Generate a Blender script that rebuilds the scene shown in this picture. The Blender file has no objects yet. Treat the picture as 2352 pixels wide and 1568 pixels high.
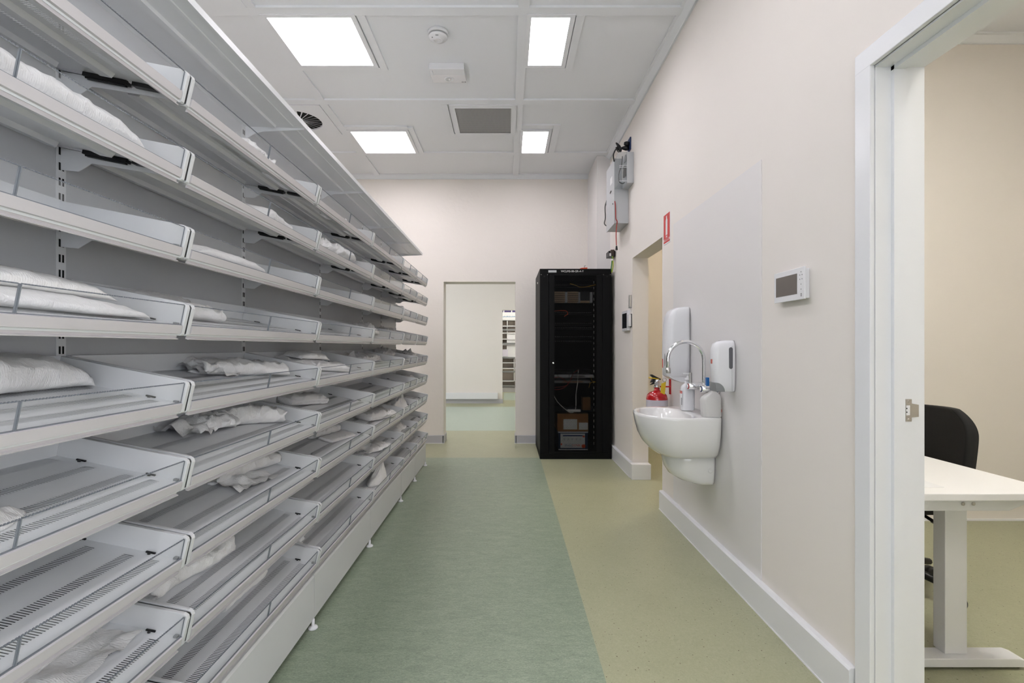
import bpy, bmesh, math, random
from mathutils import Vector, Matrix, noise

# ------------------------------------------------------------------ camera, world, light, exposure
SC = bpy.context.scene
COL = SC.collection
F_PX, VX, VY, CAM_H = 1140.0, 1165.0, 797.0, 1.238
cam_d = bpy.data.cameras.new('camera')
cam = bpy.data.objects.new('camera', cam_d)
COL.objects.link(cam)
cam.location = (0, 0, CAM_H)
cam.rotation_euler = (math.pi / 2, 0, 0)
cam_d.sensor_width = 36.0
cam_d.lens = F_PX / 2352 * 36
cam_d.shift_x = (1176 - VX) / 2352
cam_d.shift_y = (VY - 784) / 2352
cam_d.clip_start = 0.02
SC.camera = cam

world = bpy.data.worlds.new('world')
SC.world = world
world.use_nodes = True
world.node_tree.nodes['Background'].inputs[0].default_value = (0.87, 0.915, 1.0, 1)
world.node_tree.nodes['Background'].inputs[1].default_value = 1.65

PANEL = 6.6          # ceiling panel emission
SC.view_settings.view_transform = 'Standard'
SC.view_settings.look = 'None'
SC.view_settings.gamma = 1
SC.view_settings.use_curve_mapping = False
SC.view_settings.exposure = 1.48
SC.cycles.use_denoising = True
SC.cycles.max_bounces = 6
SC.cycles.diffuse_bounces = 3
SC.cycles.glossy_bounces = 3
SC.cycles.transparent_max_bounces = 16
SC.cycles.use_adaptive_sampling = True
SC.cycles.adaptive_threshold = 0.1
SC.cycles.caustics_reflective = False
SC.cycles.caustics_refractive = False
SC.cycles.sample_clamp_indirect = 6

# daylight portals in two windows added behind the photographer to light the trays
def portal(loc, rot, w, h):
    pl = bpy.data.lights.new('added_window_portal', 'AREA')
    pl.shape = 'RECTANGLE'; pl.size = w; pl.size_y = h
    pl.cycles.is_portal = True
    o = bpy.data.objects.new('added_window_portal', pl)
    o.location = loc; o.rotation_euler = rot
    COL.objects.link(o)
portal((-0.6, -2.88, 1.75), (math.pi / 2, 0, math.pi), 2.2, 1.7)            # rear wall, facing +Y
portal((1.30, -1.15, 1.70), (math.pi / 2, 0, -math.pi / 2), 2.5, 1.8)       # right wall behind the office, facing -X

# ------------------------------------------------------------------ helpers
def srgb(r, g, b):
    f = lambda c: c / 12.92 if c <= 0.04045 else ((c + 0.055) / 1.055) ** 2.4
    return (f(r / 255), f(g / 255), f(b / 255), 1)

MATS = {}
def mat(name, col, rough=0.5, metal=0.0, spec=0.5, var=0.0, vscale=8.0, bump=0.0, bscale=60.0,
        emit=0.0, coat=0.0, stretch=None):
    if name in MATS:
        return MATS[name]
    m = bpy.data.materials.new(name)
    m.use_nodes = True
    nt = m.node_tree
    b = nt.nodes['Principled BSDF']
    b.inputs['Base Color'].default_value = col
    b.inputs['Roughness'].default_value = rough
    b.inputs['Metallic'].default_value = metal
    b.inputs['Specular IOR Level'].default_value = spec
    b.inputs['Coat Weight'].default_value = coat
    if emit:
        b.inputs['Emission Color'].default_value = col
        b.inputs['Emission Strength'].default_value = emit
    if var or bump:
        tc = nt.nodes.new('ShaderNodeTexCoord')
        mp = nt.nodes.new('ShaderNodeMapping')
        nt.links.new(tc.outputs['Object'], mp.inputs[0])
        if stretch:
            mp.inputs['Scale'].default_value = stretch
    if var:
        n = nt.nodes.new('ShaderNodeTexNoise')
        n.inputs['Scale'].default_value = vscale
        n.inputs['Detail'].default_value = 4
        nt.links.new(mp.outputs[0], n.inputs['Vector'])
        mx = nt.nodes.new('ShaderNodeMix'); mx.data_type = 'RGBA'
        mx.inputs[6].default_value = tuple(c * (1 - var) for c in col[:3]) + (1,)
        mx.inputs[7].default_value = tuple(min(1, c * (1 + var)) for c in col[:3]) + (1,)
        nt.links.new(n.outputs['Fac'], mx.inputs[0])
        nt.links.new(mx.outputs[2], b.inputs['Base Color'])
    if bump:
        n2 = nt.nodes.new('ShaderNodeTexNoise')
        n2.inputs['Scale'].default_value = bscale
        n2.inputs['Detail'].default_value = 5
        nt.links.new(mp.outputs[0], n2.inputs['Vector'])
        bp = nt.nodes.new('ShaderNodeBump')
        bp.inputs['Strength'].default_value = bump
        bp.inputs['Distance'].default_value = 0.01
        nt.links.new(n2.outputs['Fac'], bp.inputs['Height'])
        nt.links.new(bp.outputs[0], b.inputs['Normal'])
    MATS[name] = m
    return m

def clear_mat(name, tint=(0.96, 0.97, 0.98, 1), haze=0.1, rough=0.06, haze_col=(0.8, 0.8, 0.8, 1)):
    """thin clear sheet: straight-through transparency, fresnel gloss and a trace of haze"""
    m = bpy.data.materials.new(name); m.use_nodes = True
    nt = m.node_tree; nt.nodes.clear()
    out = nt.nodes.new('ShaderNodeOutputMaterial')
    tr = nt.nodes.new('ShaderNodeBsdfTransparent'); tr.inputs[0].default_value = tint
    gl = nt.nodes.new('ShaderNodeBsdfGlossy'); gl.inputs['Roughness'].default_value = rough
    df = nt.nodes.new('ShaderNodeBsdfDiffuse'); df.inputs[0].default_value = haze_col
    lw = nt.nodes.new('ShaderNodeLayerWeight'); lw.inputs[0].default_value = 0.5
    pw = nt.nodes.new('ShaderNodeMath'); pw.operation = 'POWER'; pw.inputs[1].default_value = 5
    nt.links.new(lw.outputs['Facing'], pw.inputs[0])
    fr = nt.nodes.new('ShaderNodeMath'); fr.operation = 'MULTIPLY_ADD'; fr.inputs[1].default_value = 0.38; fr.inputs[2].default_value = 0.02
    nt.links.new(pw.outputs[0], fr.inputs[0])
    m1 = nt.nodes.new('ShaderNodeMixShader'); m1.inputs[0].default_value = haze
    nt.links.new(tr.outputs[0], m1.inputs[1]); nt.links.new(df.outputs[0], m1.inputs[2])
    m2 = nt.nodes.new('ShaderNodeMixShader')
    nt.links.new(fr.outputs[0], m2.inputs[0])
    nt.links.new(m1.outputs[0], m2.inputs[1]); nt.links.new(gl.outputs[0], m2.inputs[2])
    nt.links.new(m2.outputs[0], out.inputs[0])
    MATS[name] = m
    return m

class MB:
    def __init__(s):
        s.v, s.f, s.mi, s.sm = [], [], [], []
    def add(s, vs, fs, mi=0, smooth=False):
        o = len(s.v)
        s.v += [tuple(p) for p in vs]
        for f in fs:
            s.f.append(tuple(i + o for i in f)); s.mi.append(mi); s.sm.append(smooth)
        return s
    def box(s, x0, x1, y0, y1, z0, z1, mi=0):
        if x0 > x1: x0, x1 = x1, x0
        if y0 > y1: y0, y1 = y1, y0
        if z0 > z1: z0, z1 = z1, z0
        vs = [(x0, y0, z0), (x1, y0, z0), (x1, y1, z0), (x0, y1, z0), (x0, y0, z1), (x1, y0, z1), (x1, y1, z1), (x0, y1, z1)]
        fs = [(0, 3, 2, 1), (4, 5, 6, 7), (0, 1, 5, 4), (1, 2, 6, 5), (2, 3, 7, 6), (3, 0, 4, 7)]
        return s.add(vs, fs, mi)
    def prism(s, poly, axis, a0, a1, mi=0, smooth=False):
        """poly in the two other axes (order x,y,z without `axis`), extruded from a0 to a1"""
        def P(p, a):
            q = list(p); q.insert(axis, a); return tuple(q)
        n = len(poly)
        vs = [P(p, a0) for p in poly] + [P(p, a1) for p in poly]
        s.add(vs, [tuple(range(n))[::-1], tuple(range(n, 2 * n))], mi)
        s.add(vs, [(i, (i + 1) % n, n + (i + 1) % n, n + i) for i in range(n)], mi, smooth)
        return s
    def lathe(s, prof, c, axis='z', n=24, mi=0, smooth=True, cap=True):
        """prof: list of (radius, height) along the axis from centre c"""
        vs = []
        for r, h in prof:
            for k in range(n):
                a = 2 * math.pi * k / n
                p = (r * math.cos(a), r * math.sin(a), h)
                if axis == 'x': p = (h, p[0], p[1])
                elif axis == 'y': p = (p[1], h, p[0])
                vs.append((c[0] + p[0], c[1] + p[1], c[2] + p[2]))
        fs = []
        for j in range(len(prof) - 1):
            for k in range(n):
                fs.append((j * n + k, j * n + (k + 1) % n, (j + 1) * n + (k + 1) % n, (j + 1) * n + k))
        s.add(vs, fs, mi, smooth)
        if cap:
            s.add(vs[:n], [tuple(range(n))[::-1]], mi)
            s.add(vs[-n:], [tuple(range(n))], mi)
        return s
    def tube(s, pts, r, n=8, mi=0, cap=True):
        pts = [Vector(p) for p in pts]
        rr = r if isinstance(r, (list, tuple)) else [r] * len(pts)
        vs = []; up = None
        for i, p in enumerate(pts):
            t = (pts[min(i + 1, len(pts) - 1)] - pts[max(i - 1, 0)]).normalized()
            if up is None:
                up = t.orthogonal().normalized()
            up = (up - t * up.dot(t))
            up = up.normalized() if up.length > 1e-6 else t.orthogonal().normalized()
            sd = t.cross(up)
            for k in range(n):
                a = 2 * math.pi * k / n
                vs.append(p + (up * math.cos(a) + sd * math.sin(a)) * rr[i])
        fs = [(j * n + k, j * n + (k + 1) % n, (j + 1) * n + (k + 1) % n, (j + 1) * n + k) for j in range(len(pts) - 1) for k in range(n)]
        s.add(vs, fs, mi, True)
        if cap:
            s.add(vs[:n], [tuple(range(n))[::-1]], mi); s.add(vs[-n:], [tuple(range(n))], mi)
        return s
    def loft(s, rings, mi=0, cap0=True, cap1=True, smooth=True):
        n = len(rings[0]); vs = [p for r in rings for p in r]
        fs = [(j * n + k, j * n + (k + 1) % n, (j + 1) * n + (k + 1) % n, (j + 1) * n + k) for j in range(len(rings) - 1) for k in range(n)]
        s.add(vs, fs, mi, smooth)
        if cap0: s.add(rings[0], [tuple(range(n))[::-1]], mi, smooth)
        if cap1: s.add(rings[-1], [tuple(range(n))], mi, smooth)
        return s
    def xform(s, M):
        s.v = [tuple(M @ Vector(p)) for p in s.v]; return s
    def mesh(s, name, mats, off=(0, 0, 0), bevel=0.0, seg=2, weld=True):
        me = bpy.data.meshes.new(name)
        me.from_pydata([(p[0] - off[0], p[1] - off[1], p[2] - off[2]) for p in s.v], [], s.f)
        for m in (mats if isinstance(mats, (list, tuple)) else [mats]):
            me.materials.append(m)
        me.polygons.foreach_set('material_index', s.mi)
        me.polygons.foreach_set('use_smooth', s.sm)
        bm = bmesh.new(); bm.from_mesh(me)
        if weld:
            bmesh.ops.remove_doubles(bm, verts=bm.verts, dist=1e-6)
        bmesh.ops.recalc_face_normals(bm, faces=bm.faces)
        if bevel:
            es = [e for e in bm.edges if len(e.link_faces) == 2 and e.calc_face_angle(0) > 0.6]
            bmesh.ops.bevel(bm, geom=es, offset=bevel, segments=seg, affect='EDGES', profile=0.6, clamp_overlap=True)
        bm.to_mesh(me); bm.free()
        me.update()
        return me

ORG = {}
def tag(o, label=None, cat=None, group=None, kind=None):
    if label: o['label'] = label
    if cat: o['category'] = cat
    if group: o['group'] = group
    if kind: o['kind'] = kind
    return o
def root(name, loc, label, cat, group=None, kind=None):
    o = bpy.data.objects.new(name, None); COL.objects.link(o)
    o.location = loc; o.empty_display_size = 0.05
    ORG[o.name] = tuple(loc)
    return tag(o, label, cat, group, kind)
def ob(name, mb, m, parent=None, bevel=0.0, seg=2, label=None, kind=None, weld=True):
    """mb built in world coordinates; becomes one mesh object (a part when parent is given)"""
    off = ORG[parent.name] if parent else (0, 0, 0)
    o = bpy.data.objects.new(name, mb.mesh(name, m, off, bevel, seg, weld))
    COL.objects.link(o)
    if parent:
        o.parent = parent
        ORG[o.name] = off
    else:
        ORG[o.name] = (0, 0, 0)
    if label: o['label'] = label
    if kind: o['kind'] = kind
    return o
def thing(name, mb, m, label, cat, bevel=0.0, group=None, seg=2, weld=True):
    """a thing that is one mesh (origin at its base centre)"""
    xs = [p[0] for p in mb.v]; ys = [p[1] for p in mb.v]; zs = [p[2] for p in mb.v]
    loc = ((min(xs) + max(xs)) / 2, (min(ys) + max(ys)) / 2, min(zs))
    o = bpy.data.objects.new(name, mb.mesh(name, m, loc, bevel, seg, weld)); COL.objects.link(o)
    o.location = loc; ORG[o.name] = loc
    return tag(o, label, cat, group)
def struct(name, mb, m, parent=None, bevel=0.0, label=None):
    o = ob(name, mb, m, parent, bevel)
    if not parent: o['kind'] = 'structure'
    if label: o['label'] = label
    return o
def inst(name, me, parent, loc=(0, 0, 0), rot=(0, 0, 0), kind=None, label=None):
    o = bpy.data.objects.new(name, me); COL.objects.link(o)
    o.parent = parent; o.location = loc; o.rotation_euler = rot
    if kind: o['kind'] = kind
    if label: o['label'] = label
    return o
def text(name, body, size, m, parent, loc, rot, align='CENTER', ext=0.0004, sx=1.0):
    cu = bpy.data.curves.new(name, 'FONT')
    cu.body = body; cu.size = size; cu.align_x = align; cu.align_y = 'CENTER'; cu.extrude = ext
    t = bpy.data.objects.new(name, cu)
    dg = bpy.context.evaluated_depsgraph_get()
    me = bpy.data.meshes.new_from_object(t.evaluated_get(dg)) if False else t.to_mesh()
    me = me.copy(); t.to_mesh_clear()
    bpy.data.objects.remove(t); me.name = name
    me.materials.clear(); me.materials.append(m)
    o = bpy.data.objects.new(name, me); COL.objects.link(o)
    off = ORG[parent.name]
    o.parent = parent
    o.location = tuple(loc[i] - off[i] for i in range(3)); o.rotation_euler = rot; o.scale = (sx, 1, 1)
    return o

ROT_NEGX = (math.pi / 2, 0, -math.pi / 2)     # text / decal facing -X (on the right wall)
ROT_NEGY = (math.pi / 2, 0, 0)                # facing the camera (-Y)

# ------------------------------------------------------------------ materials
M_WALL = mat('cream_paint', srgb(241, 235, 228), 0.75, var=0.012, vscale=3)
M_WALLR = mat('cream_plaster', srgb(241, 234, 226), 0.8, bump=0.28, bscale=26, var=0.015, vscale=3)
M_CEIL = mat('ceiling_paint', srgb(240, 242, 245), 0.8)
M_TRIM = mat('white_gloss_paint', srgb(240, 241, 243), 0.28)
M_SKIRT = mat('white_skirting', srgb(236, 237, 238), 0.3)
M_VINYLG = mat('grey_vinyl_skirting', srgb(190, 189, 192), 0.5)
M_WHITE_SEAL = mat('white_sealant', srgb(240, 240, 240), 0.5)
M_PANELW = mat('wall_sheet_white', srgb(234, 231, 229), 0.42)
M_SHELF = mat('white_powder_coat', srgb(238, 239, 240), 0.3)
M_SHELFB = mat('back_panel_coat', srgb(206, 207, 209), 0.4)
M_LINER = mat('slot_shade_grey', srgb(84, 85, 88), 0.6)  # dark tone that puts shade behind the tray slots
M_POST = mat('tray_end_cap', srgb(226, 226, 226), 0.4)
M_STRIP = mat('price_strip', srgb(214, 209, 210), 0.3, var=0.02, vscale=3, stretch=(1, 0.3, 60))
M_BLACK = mat('black_plastic', srgb(16, 16, 17), 0.4)
M_RACK = mat('black_rack_steel', srgb(8, 8, 9), 0.5, spec=0.13)
M_SLOT = mat('slot_shadow_black', srgb(12, 12, 12), 0.8)
M_CHROME = mat('chrome', (0.86, 0.87, 0.88, 1), 0.07, 1.0)
M_STEEL = mat('brushed_steel', (0.55, 0.53, 0.5, 1), 0.35, 1.0)
M_CERAMIC = mat('white_ceramic', srgb(240, 239, 236), 0.08, coat=0.5)
M_ABS = mat('white_plastic', srgb(236, 236, 238), 0.25)
M_ABSG = mat('grey_plastic', srgb(140, 142, 143), 0.4)
M_DARK = mat('dark_screen', srgb(105, 98, 93), 0.25)
M_SCREENB = mat('black_screen', srgb(36, 39, 43), 0.2)
M_RED = mat('red_paint', srgb(190, 22, 28), 0.2, coat=0.6)
M_REDS = mat('red_sign', srgb(208, 52, 48), 0.45)
M_YEL = mat('yellow_plastic', srgb(226, 190, 36), 0.45)
M_BLUE = mat('blue_plastic', srgb(22, 104, 178), 0.35)
M_NAVY = mat('navy_plastic', srgb(28, 50, 100), 0.4)
M_ORANGE = mat('orange_print', srgb(226, 84, 38), 0.5)
M_CARD = mat('brown_cardboard', srgb(158, 112, 64), 0.8, var=0.06, vscale=20)
M_PAPER = mat('white_paper', srgb(236, 236, 236), 0.7)
M_GREYBOX = mat('light_grey_enclosure', srgb(196, 198, 200), 0.45)
M_CABLEG = mat('grey_cable', srgb(90, 90, 88), 0.5)
M_CABLEB = mat('black_cable', srgb(18, 18, 18), 0.45)
M_CABLER = mat('red_cable', srgb(176, 52, 46), 0.5)
M_CABLEGR = mat('green_cable', srgb(52, 122, 44), 0.5)
M_CABLEY = mat('yellow_green_cable', srgb(190, 200, 60), 0.5)
M_CABLEYL = mat('yellow_cable', srgb(206, 158, 30), 0.5)
M_CABLEW = mat('white_cable', srgb(222, 220, 214), 0.5)
M_BROWN = mat('brown_terminal', srgb(52, 38, 26), 0.5)
M_BEIGE = mat('beige_frame', srgb(196, 170, 140), 0.6, var=0.15, vscale=120)
M_DESK = mat('white_melamine', srgb(240, 239, 237), 0.35)
M_DESKM = mat('white_desk_steel', srgb(236, 236, 236), 0.4)
M_CHAIR = mat('black_chair_fabric', srgb(20, 20, 21), 0.85, bump=0.2, bscale=500)
M_DIFF = mat('light_diffuser', (0.985, 0.945, 1.0, 1), 0.5, emit=PANEL)
M_DIFFW = mat('added_diffuser_warm', (1.0, 0.87, 0.68, 1), 0.5, emit=PANEL * 1.2)
M_DIFFO = mat('added_diffuser_office', (1.0, 0.97, 0.915, 1), 0.5, emit=PANEL * 2.6)
M_DIFFF = mat('added_diffuser_far', (1.0, 0.95, 0.90, 1), 0.5, emit=PANEL * 1.0)
M_LED = mat('frosted_lens', srgb(245, 245, 245), 0.2)
M_CLEAR = clear_mat('clear_acrylic', (.99, .993, .996, 1), haze=0.05, haze_col=(.92, .92, .93, 1))
M_CLEARB = clear_mat('clear_polycarbonate', (0.9, 0.92, 0.93, 1), haze=0.15)
M_EDGE = mat('acrylic_edge', srgb(132, 136, 142), 0.25)
M_FROST = None

def film_mat():
    m = bpy.data.materials.new('white_plastic_film'); m.use_nodes = True
    nt = m.node_tree; b = nt.nodes['Principled BSDF']
    b.inputs['Base Color'].default_value = srgb(247, 245, 243)
    b.inputs['Roughness'].default_value = 0.42
    b.inputs['Specular IOR Level'].default_value = 0.55
    tc = nt.nodes.new('ShaderNodeTexCoord')
    w = nt.nodes.new('ShaderNodeTexWave'); w.wave_type = 'BANDS'; w.bands_direction = 'Y'
    w.inputs['Scale'].default_value = 70; w.inputs['Distortion'].default_value = 2.5
    nt.links.new(tc.outputs['Object'], w.inputs['Vector'])
    n = nt.nodes.new('ShaderNodeTexNoise'); n.inputs['Scale'].default_value = 55; n.inputs['Detail'].default_value = 3
    n.inputs['Distortion'].default_value = 1.2
    nt.links.new(tc.outputs['Object'], n.inputs['Vector'])
    ad = nt.nodes.new('ShaderNodeMath'); ad.operation = 'MULTIPLY_ADD'; ad.inputs[1].default_value = 0.08
    nt.links.new(w.outputs['Fac'], ad.inputs[0]); nt.links.new(n.outputs['Fac'], ad.inputs[2])
    bp = nt.nodes.new('ShaderNodeBump'); bp.inputs['Strength'].default_value = 0.45; bp.inputs['Distance'].default_value = 0.008
    nt.links.new(ad.outputs[0], bp.inputs['Height']); nt.links.new(bp.outputs[0], b.inputs['Normal'])
    return m
M_FILM = film_mat()

def milk_mat():
    m = bpy.data.materials.new('milky_plastic'); m.use_nodes = True
    nt = m.node_tree; nt.nodes.clear()
    out = nt.nodes.new('ShaderNodeOutputMaterial')
    b = nt.nodes.new('ShaderNodeBsdfPrincipled')
    b.inputs['Base Color'].default_value = srgb(244, 243, 241); b.inputs['Roughness'].default_value = 0.3
    t = nt.nodes.new('ShaderNodeBsdfTranslucent'); t.inputs[0].default_value = srgb(250, 249, 246)
    mx = nt.nodes.new('ShaderNodeMixShader'); mx.inputs[0].default_value = 0.4
    nt.links.new(b.outputs[0], mx.inputs[1]); nt.links.new(t.outputs[0], mx.inputs[2])
    nt.links.new(mx.outputs[0], out.inputs[0])
    return m
M_MILK = milk_mat()

def floor_mat(name, base, dark, light, speck, speck_col, streak):
    m = bpy.data.materials.new(name); m.use_nodes = True
    nt = m.node_tree; b = nt.nodes['Principled BSDF']
    b.inputs['Roughness'].default_value = 0.34
    b.inputs['Specular IOR Level'].default_value = 0.45
    tc = nt.nodes.new('ShaderNodeTexCoord')
    mp = nt.nodes.new('ShaderNodeMapping'); mp.inputs['Scale'].default_value = (1, 2.6 if streak else 1, 1)
    nt.links.new(tc.outputs['Object'], mp.inputs[0])
    n1 = nt.nodes.new('ShaderNodeTexNoise'); n1.inputs['Scale'].default_value = 9 if streak else 2.5
    n1.inputs['Detail'].default_value = 8; n1.inputs['Roughness'].default_value = 0.75; n1.inputs['Distortion'].default_value = 1.0 if streak else 0.2
    nt.links.new(mp.outputs[0], n1.inputs['Vector'])
    n2 = nt.nodes.new('ShaderNodeTexNoise'); n2.inputs['Scale'].default_value = 75; n2.inputs['Detail'].default_value = 5
    n2.inputs['Distortion'].default_value = 1.6
    nt.links.new(mp.outputs[0], n2.inputs['Vector'])
    av = nt.nodes.new('ShaderNodeMath'); av.operation = 'MULTIPLY_ADD'; av.inputs[1].default_value = 0.6
    nt.links.new(n2.outputs['Fac'], av.inputs[0])
    h = nt.nodes.new('ShaderNodeMath'); h.operation = 'MULTIPLY'; h.inputs[1].default_value = 0.4
    nt.links.new(n1.outputs['Fac'], h.inputs[0]); nt.links.new(h.outputs[0], av.inputs[2])
    cr = nt.nodes.new('ShaderNodeValToRGB')
    cr.color_ramp.elements[0].position = 0.36; cr.color_ramp.elements[0].color = dark
    cr.color_ramp.elements[1].position = 0.66; cr.color_ramp.elements[1].color = light
    e = cr.color_ramp.elements.new(0.5); e.color = base
    nt.links.new(av.outputs[0], cr.inputs[0])
    last = cr.outputs[0]
    if speck:
        vo = nt.nodes.new('ShaderNodeTexVoronoi'); vo.inputs['Scale'].default_value = 75
        nt.links.new(tc.outputs['Object'], vo.inputs['Vector'])
        lt = nt.nodes.new('ShaderNodeMath'); lt.operation = 'LESS_THAN'; lt.inputs[1].default_value = 0.2
        nt.links.new(vo.outputs['Distance'], lt.inputs[0])
        sx = nt.nodes.new('ShaderNodeSeparateColor'); nt.links.new(vo.outputs['Color'], sx.inputs[0])
        gt = nt.nodes.new('ShaderNodeMath'); gt.operation = 'GREATER_THAN'; gt.inputs[1].default_value = 0.8
        nt.links.new(sx.outputs[0], gt.inputs[0])
        mu = nt.nodes.new('ShaderNodeMath'); mu.operation = 'MULTIPLY'
        nt.links.new(lt.outputs[0], mu.inputs[0]); nt.links.new(gt.outputs[0], mu.inputs[1])
        m3 = nt.nodes.new('ShaderNodeMath'); m3.operation = 'MULTIPLY'
        nt.links.new(mu.outputs[0], m3.inputs[0]); nt.links.new(sx.outputs[1], m3.inputs[1])
        mx = nt.nodes.new('ShaderNodeMix'); mx.data_type = 'RGBA'
        nt.links.new(m3.outputs[0], mx.inputs[0]); nt.links.new(last, mx.inputs[6]); mx.inputs[7].default_value = speck_col
        last = mx.outputs[2]
    nt.links.new(last, b.inputs['Base Color'])
    return m
M_OLIVE = floor_mat('olive_sheet_vinyl', srgb(173, 174, 142), srgb(166, 167, 135), srgb(181, 182, 151), True, srgb(96, 78, 56), False)
M_TEAL = floor_mat('sage_linoleum', srgb(146, 159, 137), srgb(124, 138, 118), srgb(172, 183, 160), False, None, True)
M_TEAL2 = floor_mat('pale_sage_linoleum', srgb(180, 194, 180), srgb(170, 184, 170), srgb(190, 203, 189), False, None, True)

def mesh_door_mat():
    m = bpy.data.materials.new('perforated_black_sheet'); m.use_nodes = True
    nt = m.node_tree; b = nt.nodes['Principled BSDF']
    b.inputs['Base Color'].default_value = srgb(7, 7, 8); b.inputs['Roughness'].default_value = 0.6; b.inputs['Specular IOR Level'].default_value = 0.1
    tc = nt.nodes.new('ShaderNodeTexCoord')
    mp = nt.nodes.new('ShaderNodeMapping')
    mp.inputs['Scale'].default_value = (2 * math.pi / 0.0096, 0, 2 * math.pi / 0.0166)
    nt.links.new(tc.outputs['Object'], mp.inputs[0])
    sp = nt.nodes.new('ShaderNodeSeparateXYZ'); nt.links.new(mp.outputs[0], sp.inputs[0])
    def M(op, a, bb=None):
        n = nt.nodes.new('ShaderNodeMath'); n.operation = op
        for i, q in enumerate((a, bb)):
            if q is None: continue
            if isinstance(q, (int, float)): n.inputs[i].default_value = q
            else: nt.links.new(q, n.inputs[i])
        return n.outputs[0]
    c = M('MULTIPLY', M('COSINE', sp.outputs[0]), M('COSINE', sp.outputs[2]))   # two offset dot lattices
    hole = M('GREATER_THAN', c, 0.12)
    nt.links.new(M('SUBTRACT', 1.0, hole), b.inputs['Alpha'])
    return m
M_PERF = mesh_door_mat()

def grille_mat():
    m = bpy.data.materials.new('egg_crate_grille'); m.use_nodes = True
    nt = m.node_tree; b = nt.nodes['Principled BSDF']
    tc = nt.nodes.new('ShaderNodeTexCoord')
    br = nt.nodes.new('ShaderNodeTexBrick')
    br.offset = 0.0
    br.inputs['Color1'].default_value = srgb(112, 112, 112); br.inputs['Color2'].default_value = srgb(120, 120, 120)
    br.inputs['Mortar'].default_value = srgb(172, 172, 172)
    br.inputs['Scale'].default_value = 1.0
    br.inputs['Brick Width'].default_value = 0.0125; br.inputs['Row Height'].default_value = 0.0125
    br.inputs['Mortar Size'].default_value = 0.0022
    nt.links.new(tc.outputs['Object'], br.inputs['Vector'])
    nt.links.new(br.outputs['Color'], b.inputs['Base Color'])
    b.inputs['Roughness'].default_value = 0.6
    return m
M_GRILLE = grille_mat()

# ------------------------------------------------------------------ room shell
XL, XR, YR, YB, ZC = -2.7, 1.192, -2.8, 6.40, 3.45
WT = 0.15                       # right wall thickness
OD0, OD1, ODZ = 0.72, 1.61, 2.148    # office doorway
ND0, ND1, NDZ = 3.815, 4.72, 2.085   # niche doorway
BD0, BD1, BDZ, BT = -0.82, 0.107, 2.08, 0.24   # doorway in the far wall
Y2, Y3 = 10.94, 14.9            # far rooms
XO = 4.2                        # office depth

f = MB()
f.box(XL - 0.2, XR + WT, YR - 0.2, .2, -0.06, 0.0); f.box(XL - 0.2, XO + .1, .2, Y3, -0.06, 0.0)
floor = struct('floor', f, M_OLIVE)
t = MB().box(-1.6, 0.366, YR, 5.56, 0.0, 0.0006)
struct('floor_inlay', t, M_TEAL)
t = MB().box(-4.0, 1.4, 7.36, 10.32, 0.0, 0.0006)
struct('floor_inlay', t, M_TEAL2)
t = MB().box(-0.09, 1.4, 11.6, 13.4, 0.0, 0.0006)
struct('floor_inlay', t, M_TEAL2)

c = MB().box(XL - 0.2, XR + WT, YR - .2, YB + BT, ZC, ZC + 0.06)
ceiling = struct('ceiling', c, M_CEIL)
def batten(x0, x1, y0, y1):
    struct('batten', MB().box(x0, x1, y0, y1, ZC - 0.016, ZC + 0.001), M_CEIL, ceiling, 0.002)
for y in (3.25, 4.455, 5.65):
    batten(XL, XR - .03, y - 0.04, y + 0.04)
for y in (0.85, 2.05):
    batten(XL, XR - .03, y - 0.04, y + 0.04)
for x in (-1.665, 0.108):
    ys = [YR, 0.81, 0.89, 2.01, 2.09, 3.21, 3.29, 4.415, 4.495, 5.61, 5.69, YB]
    for a, b in zip(ys[::2], ys[1::2]):
        batten(x - 0.036, x + 0.036, a, b)
# short cover strips round the recessed fittings
for (x0, x1, y0, y1) in ((-1.0, -0.945, 3.29, 3.945), (-1.63, -1.0, 3.905, 3.945), (-1.0, -0.945, 4.98, 5.61), (-1.63, -1.0, 4.95, 5.02),
                         (0.46, 0.515, 3.29, 3.95), (0.144, 0.46, 3.91, 3.95), (0.46, 0.53, 4.92, 5.61), (0.144, 0.46, 4.92, 5.0),
                         (-0.6, -0.545, 4.495, 5.16), (-0.545, 0.072, 5.12, 5.16)):
    batten(x0, x1, y0, y1)

w = MB()
def wall_seg(mb, y0, y1, z0, z1, x0=XR, x1=XR + WT):
    mb.box(x0, x1, y0, y1, z0, z1)
wall_seg(w, YR, -2.4, 0, ZC); wall_seg(w, -2.4, .1, 0, .8); wall_seg(w, -2.4, .1, 2.6, ZC); wall_seg(w, .1, OD0, 0, ZC); wall_seg(w, OD0, OD1, ODZ + .005, ZC); wall_seg(w, OD1, ND0, 0, ZC)
wall_seg(w, ND0, ND1, NDZ, ZC); wall_seg(w, ND1, YB, 0, ZC)
struct('wall_right', w, M_WALL)
w = MB()
w.box(XL, BD0, YB, YB + BT, 0, ZC); w.box(BD0, BD1, YB, YB + BT, BDZ, ZC); w.box(BD1, XR + WT, YB, YB + BT, 0, ZC)
struct('wall_back', w, M_WALLR)
struct('wall_left', MB().box(XL - 0.15, XL, YR - .1, YB + BT, 0, ZC), M_WALL)
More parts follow.
